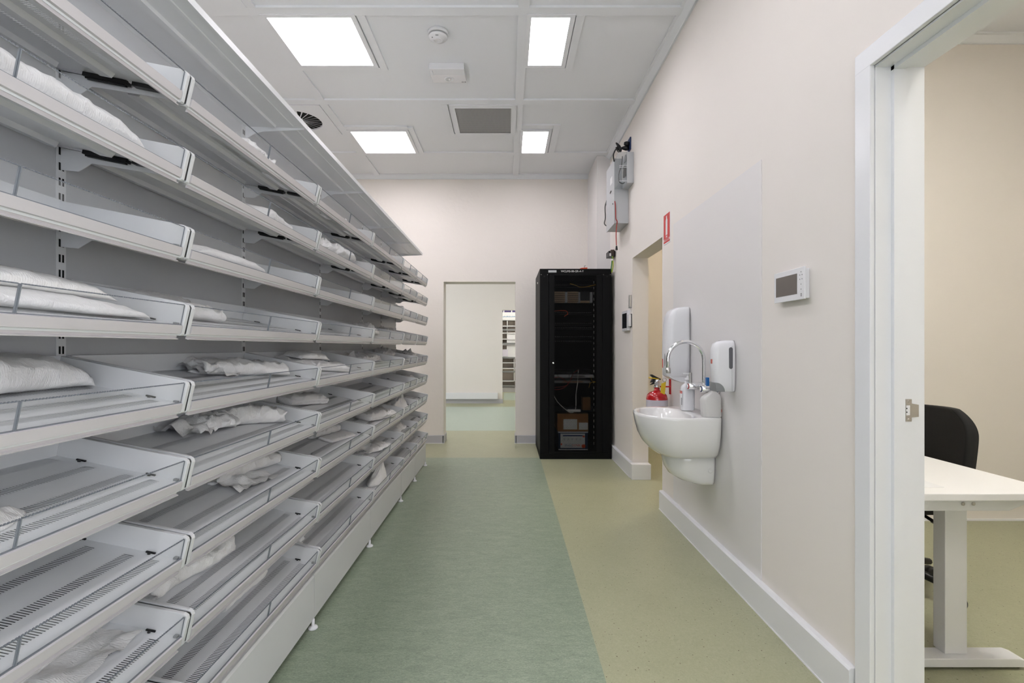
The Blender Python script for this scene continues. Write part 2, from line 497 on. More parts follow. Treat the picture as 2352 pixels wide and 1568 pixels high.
# rear wall with an added window, behind the photographer
w = MB()
wx0, wx1, wz0, wz1 = -1.7, 0.5, 0.9, 2.6
w.box(XL, wx0, YR - .15, YR, 0, ZC); w.box(wx1, XR + WT, YR - .15, YR, 0, ZC)
w.box(wx0, wx1, YR - .15, YR, 0, wz0); w.box(wx0, wx1, YR - .15, YR, wz1, ZC)
struct('wall_rear', w, M_WALL)
w = MB()
w.box(wx0, wx1, YR - .1, YR - .05, wz0, wz0 + .05); w.box(wx0, wx1, YR - .1, YR - .05, wz1 - .05, wz1)
for x in (wx0, (wx0 + wx1) / 2 - .025, wx1 - .05):
    w.box(x, x + .05, YR - .1, YR - .05, wz0 + .05, wz1 - .05)
struct('added_window_1', w, M_TRIM)  # unseen window, added so daylight reaches into the trays
w = MB()
w.box(XR + .05, XR + .1, -2.4, .1, .8, .85); w.box(XR + .05, XR + .1, -2.4, .1, 2.55, 2.6)
for y in (-2.4, -1.175, .05):
    w.box(XR + .05, XR + .1, y, y + .05, .85, 2.55)
struct('added_window_2', w, M_TRIM)  # second unseen window, made up for sideways light into the trays

# boxed duct in the far right corner
struct('wall_duct', MB().box(1.038, XR, 5.745, YB, 2.14, ZC), M_PANELW)

# cornices
prof = [(0, -0.048), (0, 0), (-0.07, 0), (-0.07, -0.010), (-0.052, -0.012), (-0.018, -0.040), (-0.014, -0.048)]
struct('trim_1', MB().prism([(XR + p[0], ZC + p[1]) for p in prof], 1, YR, YB), M_CEIL)
struct('trim_2', MB().prism([(YB + p[0], ZC + p[1]) for p in prof], 0, XL, 1.038), M_CEIL)
struct('trim_3', MB().prism([(XL - p[0], ZC + p[1]) for p in prof], 1, YR, YB), M_CEIL)

# skirtings
SK = [(0, 0), (-0.03, 0), (-0.03, 0.138), (-0.022, 0.146), (0, 0.146)]
def skirt(name, y0, y1):
    o = struct(name, MB().prism([(XR + p[0], p[1]) for p in SK], 1, y0, y1), M_SKIRT, bevel=0.0015)
    struct('sealant_line', MB().box(XR - 0.033, XR - 0.0295, y0, y1, 0.0, 0.006), M_WHITE_SEAL, o)
    return o
skirt('baseboard_right', 1.688, 3.80)
skirt('baseboard_right', 4.716, YB - .02)
b2 = MB().box(XR - 0.03, XR + WT + 0.0, 4.63, 4.715, 0, 0.143)
struct('baseboard_jamb', b2, M_SKIRT, bevel=0.003)
g = MB()
g.prism([(YB, 0), (YB - 0.012, 0), (YB - 0.012, 0.098), (YB - .004, 0.102), (YB, 0.102)], 0, XL, BD0 - .002)
struct('baseboard_back', g, M_VINYLG)
g = MB()
g.prism([(YB, 0), (YB - 0.012, 0), (YB - 0.012, 0.098), (YB - .004, 0.102), (YB, 0.102)], 0, BD1 + .002, 0.9)
struct('baseboard_back', g, M_VINYLG)
struct('baseboard_reveal', MB().box(BD0 - .012, BD0 + .01, YB - .012, YB + BT, 0, 0.1), M_VINYLG)
struct('baseboard_reveal', MB().box(BD1 - .01, BD1 + .012, YB - .012, YB + BT, 0, 0.1), M_VINYLG)
for a, b in ((XL, BD0 + .012), (BD1 - .012, 0.9)):
    struct('trim_floor', MB().box(a, b, YB - 0.02, YB - 0.012, 0, 0.005), M_WHITE_SEAL)

# ------------------------------------------------------------------ far rooms seen through the openings
w = MB(); w.box(-4.0, -0.105, Y2, Y2 + .15, 0, ZC); w.box(-0.105, 1.4, Y2, Y2 + .15, 2.058, ZC)
struct('wall_far', w, M_WALL)
struct('wall_far_side', MB().box(1.4, 1.55, YB + BT, Y3, 0, ZC), M_WALL)
struct('wall_far_left', MB().box(-4.15, -4.0, YB + BT, Y2, 0, ZC), M_WALL)
struct('wall_far_end', MB().box(-1.2, 1.55, Y3 - .1, Y3, 0, ZC), M_WALL)
struct('wall_far_return', MB().box(-1.35, -1.2, Y2 + .15, Y3, 0, ZC), M_WALL)
struct('ceiling_far', MB().box(-4.2, 1.6, YB + BT, Y3, ZC, ZC + .06), M_CEIL)
struct('baseboard_far', MB().box(-4.0, -0.093, Y2 - .012, Y2, 0, 0.095), M_VINYLG)
struct('trim_trunking', MB().box(-2.6, -0.205, Y2 - .07, Y2, 0.1, 0.235), M_TRIM, bevel=0.003)

# side room behind the second doorway
struct('wall_side_far', MB().box(XR + WT, 3.4, YB + .06, YB + .2, 0, ZC), M_WALL)
struct('wall_side_end', MB().box(3.3, 3.4, 3.66, YB + .1, 0, ZC), M_WALL)
struct('ceiling_side', MB().box(XR + WT, 3.4, 3.6, YB + .2, ZC, ZC + .06), M_CEIL)
struct('baseboard_side', MB().box(XR + WT, 3.3, YB + .045, YB + .06, 0, 0.14), M_SKIRT)

# office behind the near doorway
struct('wall_office_far', MB().box(XR + WT, XO, 3.55, 3.66, 0, ZC), M_WALL)
struct('wall_office_end', MB().box(XO, XO + .1, .3, 3.66, 0, ZC), M_WALL)
struct('wall_office_near', MB().box(XR + WT, XO + .1, .2, .3, 0, ZC), M_WALL)
struct('ceiling_office', MB().box(XR + WT, XO + .1, .2, 3.66, ZC, ZC + .06), M_CEIL)
struct('trim_4', MB().prism([(3.55 + p[0], ZC + p[1]) for p in prof], 0, XR + WT, XO), M_CEIL)
struct('baseboard_office', MB().box(XR + WT, XO, 3.535, 3.55, 0, 0.012), M_WHITE_SEAL)

# door frame of the office doorway
door = root('door_1', (XR, OD1, 0), None, None, kind='structure')
DJ = [(0.0, 0.0), (0.0, -0.006), (0.050, -0.006), (0.050, -0.019), (0.086, -0.019), (0.086, -0.006), (0.158, -0.006), (0.158, 0.0)]
ob('jamb', MB().prism([(XR + p[0], OD1 + .002 + p[1]) for p in DJ], 2, 0, ODZ), M_TRIM, door)
ob('jamb', MB().prism([(XR + p[0], OD0 - .002 - p[1]) for p in DJ], 2, 0, ODZ), M_TRIM, door)
ob('head_jamb', MB().prism([(XR + p[0], ODZ + .002 + p[1]) for p in DJ], 1, OD0, OD1), M_TRIM, door)
ob('architrave', MB().box(XR - 0.016, XR, OD1 - .001, OD1 + .070, 0, ODZ + .068), M_TRIM, door, bevel=0.003)
ob('architrave', MB().box(XR - 0.016, XR, OD0 - .070, OD0 - .004, 0, ODZ + .068), M_TRIM, door, bevel=0.003)
ob('architrave', MB().box(XR - 0.0165, XR, OD0 - .069, OD1 + .069, ODZ + .003, ODZ + .0682), M_TRIM, door, bevel=0.003)
sp = MB()
yj = OD1 - .0045
sp.prism([(1.288, 0.998), (1.307, 0.998), (1.307, 1.011), (1.330, 1.013), (1.330, 1.052), (1.307, 1.056), (1.307, 1.070), (1.288, 1.070)], 1, yj - .002, yj)
so = ob('strike_plate', sp, M_STEEL, door)
ob('strike_recess', MB().box(1.289, 1.301, yj - .0025, yj - .002, 1.018, 1.050), M_ABS, door)
for z in (1.004, 1.063):
    ob('screw', MB().lathe([(0.0045, 0), (0.004, -.0012), (0.0015, -.0014)], (1.297, yj - .002, z), 'y', 12), M_STEEL, door)
for z in (1.028, 1.040):
    ob('latch_hole', MB().lathe([(0.002, 0), (0.002, -.0006)], (1.2905, yj - .0025, z), 'y', 10), M_SLOT, door)

# white wall sheet behind the basin
ws = MB().box(XR - 0.004, XR, 2.323, 3.55, 0.146, 2.115)
struct('wall_sheet', ws, M_PANELW)

# ------------------------------------------------------------------ ceiling fittings
def panel_light(x0, x1, y0, y1, label, dm=M_DIFF, z=ZC, fr=0.033):
    t = root('ceiling_light', ((x0 + x1) / 2, (y0 + y1) / 2, z - 0.012), label, 'ceiling light', 'recessed ceiling light panels')
    m = MB()
    for (a, b, c_, d) in ((x0 - fr, x1 + fr, y0 - fr, y0), (x0 - fr, x1 + fr, y1, y1 + fr), (x0 - fr, x0, y0, y1), (x1, x1 + fr, y0, y1)):
        m.box(a, b, c_, d, z - 0.020, z)
    ob('frame', m, M_CEIL, t)
    ob('diffuser', MB().box(x0, x1, y0, y1, z - 0.006, z - 0.001), dm, t)
    return t
panel_light(-1.602, -1.042, 3.306, 3.866, 'square glowing ceiling panel above the shelving, nearest of the two')
panel_light(-1.596, -1.036, 5.055, 5.612, 'square glowing ceiling panel nearest the far wall')
panel_light(0.162, 0.42, 3.306, 3.866, 'narrow glowing ceiling panel, nearer of the two on the right')
panel_light(0.164, 0.421, 5.055, 5.612, 'narrow glowing ceiling panel beside the grey grille')
panel_light(-1.602, -1.042, 1.55, 2.11, 'square ceiling panel above the nearer shelving bays')
panel_light(0.162, 0.42, 1.55, 2.11, 'narrow ceiling panel near the office doorway')
panel_light(-1.602, -1.042, -1.2, -0.64, 'added unseen square ceiling panel behind the nearest shelving')  # panels from here on are out of view, added for their light
panel_light(0.162, 0.42, -1.2, -0.64, 'added unseen narrow ceiling panel at the rear of the room')
panel_light(1.9, 2.46, 1.2, 1.76, 'added unseen square ceiling panel in the office', M_DIFFO)  # other rooms: unseen lamps added to brighten what the openings show
panel_light(2.0, 2.56, 4.6, 5.16, 'added unseen square ceiling panel in the side room', M_DIFFW)
panel_light(-1.6, -1.04, 8.2, 8.76, 'added unseen square ceiling panel in the room past the far doorway', M_DIFFF)
panel_light(0.2, 0.76, 8.2, 8.76, 'added unseen square ceiling panel at the right of the room past the far doorway', M_DIFFF)
panel_light(0.2, 0.76, 12.2, 12.76, 'added unseen square ceiling panel in front of the distant shelf', M_DIFFO)

vt = root('return_air_grille', (-0.22, 4.8, ZC - .012), 'square grey mesh return air grille in white ceiling frame', 'vent')
m = MB()
x0, x1, y0, y1, fr = -0.482, 0.036, 4.547, 5.077, 0.05
for (a, b, c_, d) in ((x0 - fr, x1 + fr, y0 - fr, y0), (x0 - fr, x1 + fr, y1, y1 + fr), (x0 - fr, x0, y0, y1), (x1, x1 + fr, y0, y1)):
    m.box(a, b, c_, d, ZC - 0.022, ZC)
ob('frame', m, M_CEIL, vt, bevel=0.002)
m = MB()
for (a, b, c_, d) in ((x0 - .006, x1 + .006, y0 - .006, y0), (x0 - .006, x1 + .006, y1, y1 + .006), (x0 - .006, x0, y0, y1), (x1, x1 + .006, y0, y1)):
    m.box(a, b, c_, d, ZC - 0.026, ZC - .002)
ob('inner_frame', m, M_TRIM, vt)
ob('mesh_face', MB().box(x0, x1, y0, y1, ZC - .019, ZC - .002), M_GRILLE, vt)

def swirl(cx, cy, label):
    t = root('swirl_diffuser', (cx, cy, ZC - .01), label, 'vent', 'round swirl air diffusers')
    R, hw = 0.215, 0.315
    # square plate with round opening
    n = 32
    m = MB()
    ring = [(cx + R * math.cos(2 * math.pi * k / n), cy + R * math.sin(2 * math.pi * k / n), ZC - .022) for k in range(n)]
    sq = []
    for k in range(n):
        a = 2 * math.pi * k / n; c_, s_ = math.cos(a), math.sin(a); q = hw / max(abs(c_), abs(s_))
        sq.append((cx + q * c_, cy + q * s_, ZC - .022))
    top = [(p[0], p[1], ZC) for p in sq]
    m.loft([ring, sq, top], cap0=False, cap1=False, smooth=False)
    m.loft([ring, [(p[0], p[1], ZC - .002) for p in ring]], cap0=False, cap1=False)
    ob('face_plate', m, M_CEIL, t)
    ob('throat', MB().lathe([(R, 0), (R, .0015)], (cx, cy, ZC - .003), 'z', 32), M_SLOT, t)
    nb = 24
    for k in range(nb):
        a = 2 * math.pi * k / nb
        b = MB()
        for i in range(1):
            r0, r1, wd = 0.035, R, 0.0065
            d = Vector((math.cos(a), math.sin(a), 0)); s_ = Vector((-math.sin(a), math.cos(a), 0))
            p = Vector((cx, cy, ZC - .022))
            b.add([p + d * r0 - s_ * wd * .5, p + d * r1 - s_ * wd, p + d * r1 + s_ * wd + Vector((0, 0, .007)), p + d * r0 + s_ * wd * .5 + Vector((0, 0, .004)),
                   p + d * r0 - s_ * wd * .5 + Vector((0, 0, .002)), p + d * r1 - s_ * wd + Vector((0, 0, .002)), p + d * r1 + s_ * wd + Vector((0, 0, .009)), p + d * r0 + s_ * wd * .5 + Vector((0, 0, .006))],
                  [(0, 1, 2, 3), (7, 6, 5, 4), (0, 4, 5, 1), (1, 5, 6, 2), (2, 6, 7, 3), (3, 7, 4, 0)])
        ob('blade', b, M_CEIL, t)
    ob('hub', MB().lathe([(0.036, 0), (0.036, -.01), (0.028, -.012)], (cx, cy, ZC - .004), 'z', 20), M_CEIL, t)
    return t
swirl(-2.02, 4.815, 'round swirl diffuser with black gaps, half hidden behind the shelf canopy')
swirl(-2.0, 2.89, 'square diffuser plate at the top edge above the shelving')

sd = root('smoke_detector', (-0.486, 3.488, ZC), 'round white smoke detector on the ceiling', 'smoke detector')
ob('base', MB().lathe([(0.073, 0), (0.073, -.018), (0.069, -.024)], (-0.486, 3.488, ZC), 'z', 36), M_ABS, sd)
ob('neck', MB().lathe([(0.055, -.022), (0.055, -.034)], (-0.486, 3.488, ZC), 'z', 32), M_ABSG, sd)
ob('dome', MB().lathe([(0.066, -.032), (0.066, -.037), (0.058, -.047), (0.034, -.054), (0.032, -.058), (0.022, -.059), (0.021, -.057), (0.004, -.057)], (-0.486, 3.488, ZC), 'z', 36), M_ABS, sd)
ob('sensor_window', MB().box(-0.497, -0.477, 3.436, 3.442, ZC - .052, ZC - .045), M_ABSG, sd)
ob('indicator', MB().lathe([(0.004, 0), (0.004, -.006), (.002, -.008)], (-0.522, 3.462, ZC - .048), 'z', 10), M_ABSG, sd)

el = root('emergency_light', (-0.475, 4.0, ZC), 'white emergency light box with round lens on the ceiling', 'emergency light')
x0, x1 = -0.61, -0.335
ob('housing', MB().prism([(3.86, ZC), (3.86, ZC - .05), (3.93, ZC - .058), (4.08, ZC - .04), (4.10, ZC)], 0, x0, x1), M_ABS, el, bevel=0.004)
ob('clip', MB().box(x0 + .022, x0 + .026, 3.875, 3.935, ZC - .062, ZC - .055), M_TRIM, el)
ob('lens_ring', MB().lathe([(0.036, .006), (0.036, -.004), (0.03, -.007), (0.028, -.003), (.004, -.003)], (-0.468, 4.0, ZC - .052), 'z', 24), M_TRIM, el)
ob('lens', MB().lathe([(0.014, 0), (0.012, -.006), (0.004, -.009)], (-0.464, 4.0, ZC - .053), 'z', 16), M_CHROME, el)
for k in range(3):
    ob('indicator', MB().box(x1 - .035 + k * .012, x1 - .029 + k * .012, 4.055, 4.06, ZC - .049, ZC - .042), M_ABSG, el)

# ------------------------------------------------------------------ shelving
TILT = math.radians(11.5)
CT, ST = math.cos(TILT), math.sin(TILT)
XBK, XFR, TD = -1.165, -0.844, (1.165 - 0.844) / CT
ROWZ = [1.953 - 0.2013 * i for i in range(9)]
BAYS = [(0.4, 0.9), (1.3, 0.9), (2.2, 0.9), (3.1, 0.9), (4.0, 0.6), (4.6, 0.6)]
SLOT_ROWS = (0.020, 0.113, 0.214, 0.280)

def tray_meshes(W):
    """local axes: x = depth towards the aisle, y along the run, z up from tray floor"""
    g = 0.0042; D = TD; T = 0.012
    R = {}
    fl = MB()
    y0, y1 = g + T, W - g - T
    sl, pitch, bar = 0.027, 0.0070, 0.0031
    xs = [0.0]
    for s in SLOT_ROWS:
        xs += [s - sl / 2 if s > .014 else 0.001, s + sl / 2]
    xs.append(D)
    ys0, ys1 = y0 + .022, y1 - .022
    n = int((ys1 - ys0) / pitch)
    for zz, flip in ((0.0, False), (-0.0012, True)):
        q = lambda a, b, c_, d: fl.add([(a, c_, zz), (b, c_, zz), (b, d, zz), (a, d, zz)], [(0, 1, 2, 3) if not flip else (3, 2, 1, 0)])
        for i in range(len(xs) - 1):
            a, b = xs[i], xs[i + 1]
            if i % 2 == 0:
                q(a, b, y0, y1)
            else:
                q(a, b, y0, ys0)
                for k in range(n):
                    yy = ys0 + k * pitch
                    q(a, b, yy + pitch - bar, yy + pitch)
                q(a, b, ys0 + n * pitch, y1)
    # underside stiffeners and front return
    fl.prism([(0.135, -.0012), (0.142, -.013), (0.172, -.013), (0.179, -.0012)], 1, y0 + .03, y1 - .03)
    fl.prism([(0.296, -.0012), (0.298, -.016), (0.312, -.016), (0.314, -.0012)], 1, y0 + .01, y1 - .01)
    fl.prism([(0.002, -.0012), (0.004, -.014), (0.03, -.014), (0.034, -.0012)], 1, y0 + .03, y1 - .03)
    fl.box(D - .004, D, y0, y1, -.028, 0)
    R['floor'] = fl.mesh('shelf_tray', M_SHELF, weld=False)
    ln = MB()
    for s in SLOT_ROWS:
        a, b = max(.001, s - .017), s + .017
        for (q0, q1, zz) in ((a, a, 0), (b, b, 0)):
            pass
        ln.add([(a, y0, -.0045), (b, y0, -.0045), (b, y1, -.0045), (a, y1, -.0045), (a, y0, -.001), (b, y0, -.001), (b, y1, -.001), (a, y1, -.001)],
               [(0, 1, 2, 3), (0, 4, 5, 1), (1, 5, 6, 2), (2, 6, 7, 3), (3, 7, 4, 0)])
    R['liner'] = ln.mesh('slot_shade_liner', M_LINER, weld=False)  # dark sheet added beneath the slots so they read as shaded
    R['back_rail'] = MB().box(-.004, 0.0, y0, y1, -.01, .058).mesh('back_rail', M_SHELF, bevel=.001, seg=1)
    sp_ = MB().prism([(-.004, -.004), (-.004, .056), (D - .006, .058), (D + .004, .054), (D + .008, .046), (D + .006, -.024), (D + .002, -.028), (D - .016, -.028), (D - .016, -.004)], 1, 0, T)
    R['side'] = sp_.mesh('side_panel', M_POST, bevel=.0015)
    st = MB()
    a0, a1 = y0 + .004, y1 - .004
    st.prism([(D + .0005, .0005), (D + .0075, -.0005), (D + .0065, -.0215), (D - .001, -.0235), (D - .003, -.0335), (D + .0035, -.0355), (D + .003, -.0375), (D - .0055, -.0365), (D - .0035, -.0235), (D + .0005, -.0205)], 1, a0, a1)
    R['strip'] = st.mesh('price_strip', M_STRIP)
    ph = 0.054
    def pane(a, b):
        p = MB(); n = int((b - a) / 0.0065); X0, X1 = D - .0015, D + .0015
        step = (b - a) / n
        tops = []
        for k in range(n):
            yy = a + k * step
            tops += [(yy, ph), (yy + step * .55, ph), (yy + step * .55, ph - .0022), (yy + step, ph - .0022)]
        lo = 0.002
        for X in (X0, X1):
            p.add([(X, a, lo), (X, b, lo), (X, b, ph - .0022), (X, a, ph - .0022)], [(0, 1, 2, 3) if X == X1 else (3, 2, 1, 0)])
        p.add([(X0, a, lo), (X1, a, lo), (X1, a, ph - .0022), (X0, a, ph - .0022)], [(0, 1, 2, 3)], 1)
        p.add([(X0, b, lo), (X1, b, lo), (X1, b, ph - .0022), (X0, b, ph - .0022)], [(3, 2, 1, 0)], 1)
        # moulded comb along the top
        p.add([(X0, a, ph - .0022), (X1, a, ph - .0022), (X1, b, ph - .0022), (X0, b, ph - .0022)], [(0, 1, 2, 3)], 1)
        for k in range(n):
            yy = a + k * step
            p.box(X0, X1, yy, yy + step * .55, ph - .0022, ph, 1)
        p.box(X0, X1 + .001, a, b, lo - .002, lo, 1)
        return p.mesh('front_pane', [M_CLEAR, M_EDGE], weld=False)
    mid = W / 2
    R['pane1'] = pane(y0 + .001, mid - .002); R['pane2'] = pane(mid + .002, y1 - .001)
    R['post'] = MB().box(D - .003, D + .0025, mid - .001, mid + .001, .0, .053).mesh('pane_joint', M_EDGE)
    la = MB(); la.box(-.012, .012, -.002, .002, 0, .004); la.lathe([(.004, 0), (.004, .003)], (0, -.006, 0), 'z', 8)
    R['latch'] = la.mesh('latch', M_BLACK)
    R['clip'] = MB().box(-.008, .002, -.005, .005, 0, .005).mesh('corner_clip', M_ABSG)
    return R
TM = {0.9: tray_meshes(0.9), 0.6: tray_meshes(0.6)}

def bracket_mesh():
    m = MB()
    # local x depth (tray plane direction), z down from the tray; thin plates each side of the joint
    m.prism([(-.006, -.004), (-.006, -.062), (.055, -.056), (.085, -.028), (.30, -.020), (.305, -.004)], 1, -.0012, .0012)
    return m.mesh('bracket', M_SHELF)
BR_ME = bracket_mesh()
rail = MB(); rail.box(.075, .190, -.024, -.006, -.012, -.002); rail.box(.205, .292, -.024, -.006, -.012, -.002)
for k in range(2):
    rail.box(.08, .185, -.020 + k * .007, -.017 + k * .007, -.016, -.012)
BAR_ME = rail.mesh('gap_shade_bar', M_BLACK)  # black bars standing in for the shadow gap under the tray joints

SHADE_ME = MB().prism([(.002, -.003), (.002, .0535), (.328, .0535), (.3325, .048), (.3315, -.022), (.312, -.022), (.308, -.003)], 1, -.004, .004).mesh('joint_shade', M_BLACK)  # black plate standing in for the deep shade between trays

def canopy_bracket():
    m = MB()
    pts = [(-1.160, 2.222), (-1.160, 2.160), (-1.145, 2.168), (-1.12, 2.184), (-1.08, 2.193), (-.90, 2.200), (-.90, 2.212)]
    m.prism([(p[0] - XBK, p[1]) for p in pts], 1, -.0015, .0015)
    return m.mesh('canopy_bracket', M_SHELF)
CB_ME = canopy_bracket()

def upright_meshes():
    u = MB().box(-1.182 - XBK, -1.168 - XBK, -.014, .014, 0.03, 2.23)
    s = MB()
    z = .30
    while z < 2.2:
        for y in (-.0075, .0025):
            s.box(-1.169 - XBK, -1.1672 - XBK, y, y + .005, z, z + .02)
        z += .04
    return u.mesh('upright', M_SHELF), s.mesh('slot_column', M_SLOT, weld=False)
UP_ME, SL_ME = upright_meshes()

BAYLAB = ['white pharmacy shelving bay nearest the camera at the left edge',
          'second nearest white pharmacy shelving bay with folded bags',
          'third nearest white pharmacy shelving bay, halfway along the run',
          'fourth white pharmacy shelving bay, last of the wide bays',
          'narrow white shelving bay, second from the far end of the run',
          'narrow white shelving bay at the far end of the run']
def make_bay(i):
    y0, W = BAYS[i]
    t = root('shelving_bay', (XBK, y0, 0), BAYLAB[i], 'shelving', 'white pharmacy shelving bays')
    R = TM[W]
    # back panels (three sheets high)
    for a, b in ((0.2, 0.86), (0.862, 1.54), (1.542, 2.225)):
        ob('back_panel', MB().box(-1.176, -1.1695, y0 + .0145, y0 + W - .0145, a, b), M_SHELFB, t)
    ends = [y0 + W] if i else [y0, y0 + W]
    for y in ends:
        o = inst('upright', UP_ME, t, (0, y - y0, 0))
        inst('slot_column', SL_ME, o, kind='stuff')
        inst('canopy_bracket', CB_ME, t, (0, y - y0, 0))
    # canopy
    yy0, yy1 = y0 + .001, y0 + W - .001
    c_ = MB().prism([(-1.165, 2.216), (-0.893, 2.206), (-0.893, 2.200), (-0.887, 2.200), (-0.887, 2.222), (-0.893, 2.222), (-1.165, 2.228)], 1, yy0, yy1)
    cp = ob('canopy', c_, M_SHELF, t)
    rd = MB().prism([(-1.045, 2.213), (-1.040, 2.202), (-1.018, 2.201), (-1.013, 2.212)], 1, yy0 + .01, yy1 - .02)
    ob('canopy_rib', rd, M_SHELF, cp)
    rd = MB().prism([(-0.96, 2.211), (-0.955, 2.206), (-0.94, 2.205), (-0.935, 2.21)], 1, yy0 + .01, yy1 - .02)
    ob('canopy_rib', rd, M_SHELF, cp)
    # plinth, base and feet
    p = MB().prism([(-.872, .04), (-.854, .04), (-.854, .222), (-.859, .231), (-.872, .235)], 1, y0 + .002, y0 + W - .002)
    ob('plinth', p, M_POST, t)
    ob('base_deck', MB().box(-1.165, -.872, y0 + .002, y0 + W - .002, .17, .2), M_SHELFB, t)
    for y in ends:
        if i == 5 or y < y0 + W + .001:
            yf = y - .015
            fo = MB().lathe([(.021, 0), (.021, .006), (.015, .012), (.007, .014), (.007, .042)], (-.855, yf, 0), 'z', 18)
            ob('foot', fo, M_ABS, t)
    # trays
    for r, zt in enumerate(ROWZ):
        zb = zt + .0113
        tr = inst('shelf_tray', R['floor'], t, (0, 0, zb), (0, TILT, 0))
        ORG[tr.name] = (0, 0, 0)
        inst('back_rail', R['back_rail'], tr)
        inst('side_panel', R['side'], tr, (0, .0042, 0)); inst('side_panel', R['side'], tr, (0, W - .0162, 0))
        inst('price_strip', R['strip'], tr, label='pale label strip along the tray front')
        inst('front_pane', R['pane1'], tr, label='clear acrylic front pane'); inst('front_pane', R['pane2'], tr, label='clear acrylic front pane')
        inst('pane_joint', R['post'], tr)
        if r >= 3:
            inst('slot_shade_liner', R['liner'], tr, kind='stuff')
        for u in (.067, .250):
            inst('latch', R['latch'], tr, (u, W - .0195, 0))
        inst('corner_clip', R['clip'], tr, (TD - .006, W - .022, 0))
        for y in ([W] if i else [0, W]):
            b = inst('bracket', BR_ME, tr, (0, y, 0))
            inst('gap_shade_bar', BAR_ME, b)
            inst('joint_shade', SHADE_ME, b)
            inst('gap_shade_bar', BAR_ME, b, (0, .030, 0)) if y < W + 1 else None
    return t
for i in range(6):
    make_bay(i)

# ------------------------------------------------------------------ plastic bags on the trays
def nz(p, s=1.0):
    return noise.noise(Vector(p) * s)
def bag_mesh(L, W, H, kind, seed):
    rnd = random.Random(seed); so_ = seed * 13.7
    m = MB()
    if kind == 'mound':
        na, nr = 48, 22
        rings = []
        for j in range(nr + 1):
            r = 1 - j / nr
            ring = []
            for k in range(na):
                a = 2 * math.pi * k / na
                rr = r * (1 + .22 * nz((math.cos(a) * 1.5, math.sin(a) * 1.5, so_)))
                x, y = rr * W / 2 * math.cos(a) + .1 * W * (1 - r), rr * L / 2 * math.sin(a)
                z = H * (1 - r ** 1.25) * (1 + .35 * nz((math.cos(a) * 2, math.sin(a) * 2, so_ + r * 2)))
                z += .016 * (.5 - abs(nz((x * 26, y * 20, so_)))) * (1 - r) ** .25 + .012 * nz((x * 45, y * 45, so_)) * (1 - r) ** .3
                ring.append((x, y, max(0.0005, z)))
            rings.append(ring)
        m.loft(rings)
        return m
    nt_, na = (72, 40) if kind != 'roll' else (64, 34)
    rings = []
    for j in range(nt_ + 1):
        s_ = 2 * j / nt_ - 1
        if kind == 'pillow':
            env = max(0.04, (1 - abs(s_) ** 5)) ** .7; we = 1 - .12 * abs(s_) ** 6
        elif kind == 'roll':
            env = .92 + .08 * math.cos(s_ * 3); we = 1.0
            if abs(s_) > .9:
                env *= 1 + rnd.uniform(-.05, .1)
        elif kind == 'stack':
            env = 1 - .25 * abs(s_) ** 8; we = 1 - .05 * abs(s_) ** 8
        else:            # crumple
            env = max(.05, 1 - abs(s_) ** 3) ** .6; we = 1 - .35 * abs(s_) ** 4
        ring = []
        for k in range(na):
            a = 2 * math.pi * k / na
            cy, sz = math.cos(a), math.sin(a)
            e1, e2 = (.55, .75) if kind in ('pillow', 'stack') else (.85, .95)
            X = math.copysign(abs(cy) ** e1, cy) * W / 2 * we
            Z = (math.copysign(abs(sz) ** e2, sz) * .5 + .5) * H * env
            Y = s_ * L / 2
            if kind == 'stack':
                X *= 1 + .05 * math.sin(Z / H * 14)
            amp = {'pillow': .16, 'roll': .12, 'stack': .10, 'crumple': .42}[kind] * H
            q = (X * 14, Y * 9, Z * 14 + so_)
            d = nz(q) * amp + (abs(nz((X * 35, Y * 26, so_ + Z * 30))) - .25) * amp * (1.1 if kind == 'crumple' else .55)
            cre = (.5 - abs(nz((X * 22 + Z * 9, Y * 17 + X * 13, so_ * 1.7 + Z * 20)))) * 2
            d += (max(0, cre - .55) * .45 - .06) * H * {'pillow': .35, 'roll': .7, 'stack': .8, 'crumple': 1.5}[kind]
            Z += d * (.3 + .7 * max(0, sz)); X += d * cy * .8
            Y += nz((X * 30, Z * 40, so_ + 5)) * .022 * (abs(s_) ** 6)
            # slight sag
            X += .12 * W * nz((s_ * 1.3, so_, 2))
            ring.append((X, Y, max(0.0006, Z)))
        rings.append(ring)
    if kind == 'roll':
        # hollow rolled ends
        def inner(ring, k, dy):
            c_ = Vector((sum(p[0] for p in ring) / na, 0, sum(p[2] for p in ring) / na))
            return [((p[0] - c_.x) * k + c_.x, p[1] + dy, (p[2] - c_.z) * k + c_.z) for p in ring]
        rings = [inner(rings[0], .45, .03), inner(rings[0], .72, .004)] + rings + [inner(rings[-1], .72, -.004), inner(rings[-1], .45, -.03)]
    m.loft(rings)
    return m
def flap_mesh(w, l, seed, h=.03):
    m = MB(); n = 12; vs = []
    for i in range(n + 1):
        for j in range(n + 1):
            x, y = (i / n - .5) * w, (j / n - .5) * l
            z = .002 + h * abs(nz((x * 16, y * 16, seed * 7.1))) * 1.5 + h * .3 * abs(nz((x * 45, y * 45, seed)))
            vs.append((x + .012 * nz((y * 20, seed, 1)), y + .012 * nz((x * 20, seed, 4)), z))
    fs = [(i * (n + 1) + j, (i + 1) * (n + 1) + j, (i + 1) * (n + 1) + j + 1, i * (n + 1) + j + 1) for i in range(n) for j in range(n)]
    m.add(vs, fs, 0, True)
    # underside so that the film has thickness
    m.add([(p[0], p[1], p[2] - .0012) for p in vs], [f_[::-1] for f_ in fs], 0, True)
    return m
ROWN = ['top', 'second', 'third', 'fourth', 'fifth', 'sixth', 'seventh', 'eighth', 'bottom']
BAYN = ['nearest shelving bay', 'second nearest bay', 'third nearest bay', 'fourth bay', 'fifth bay', 'farthest bay']
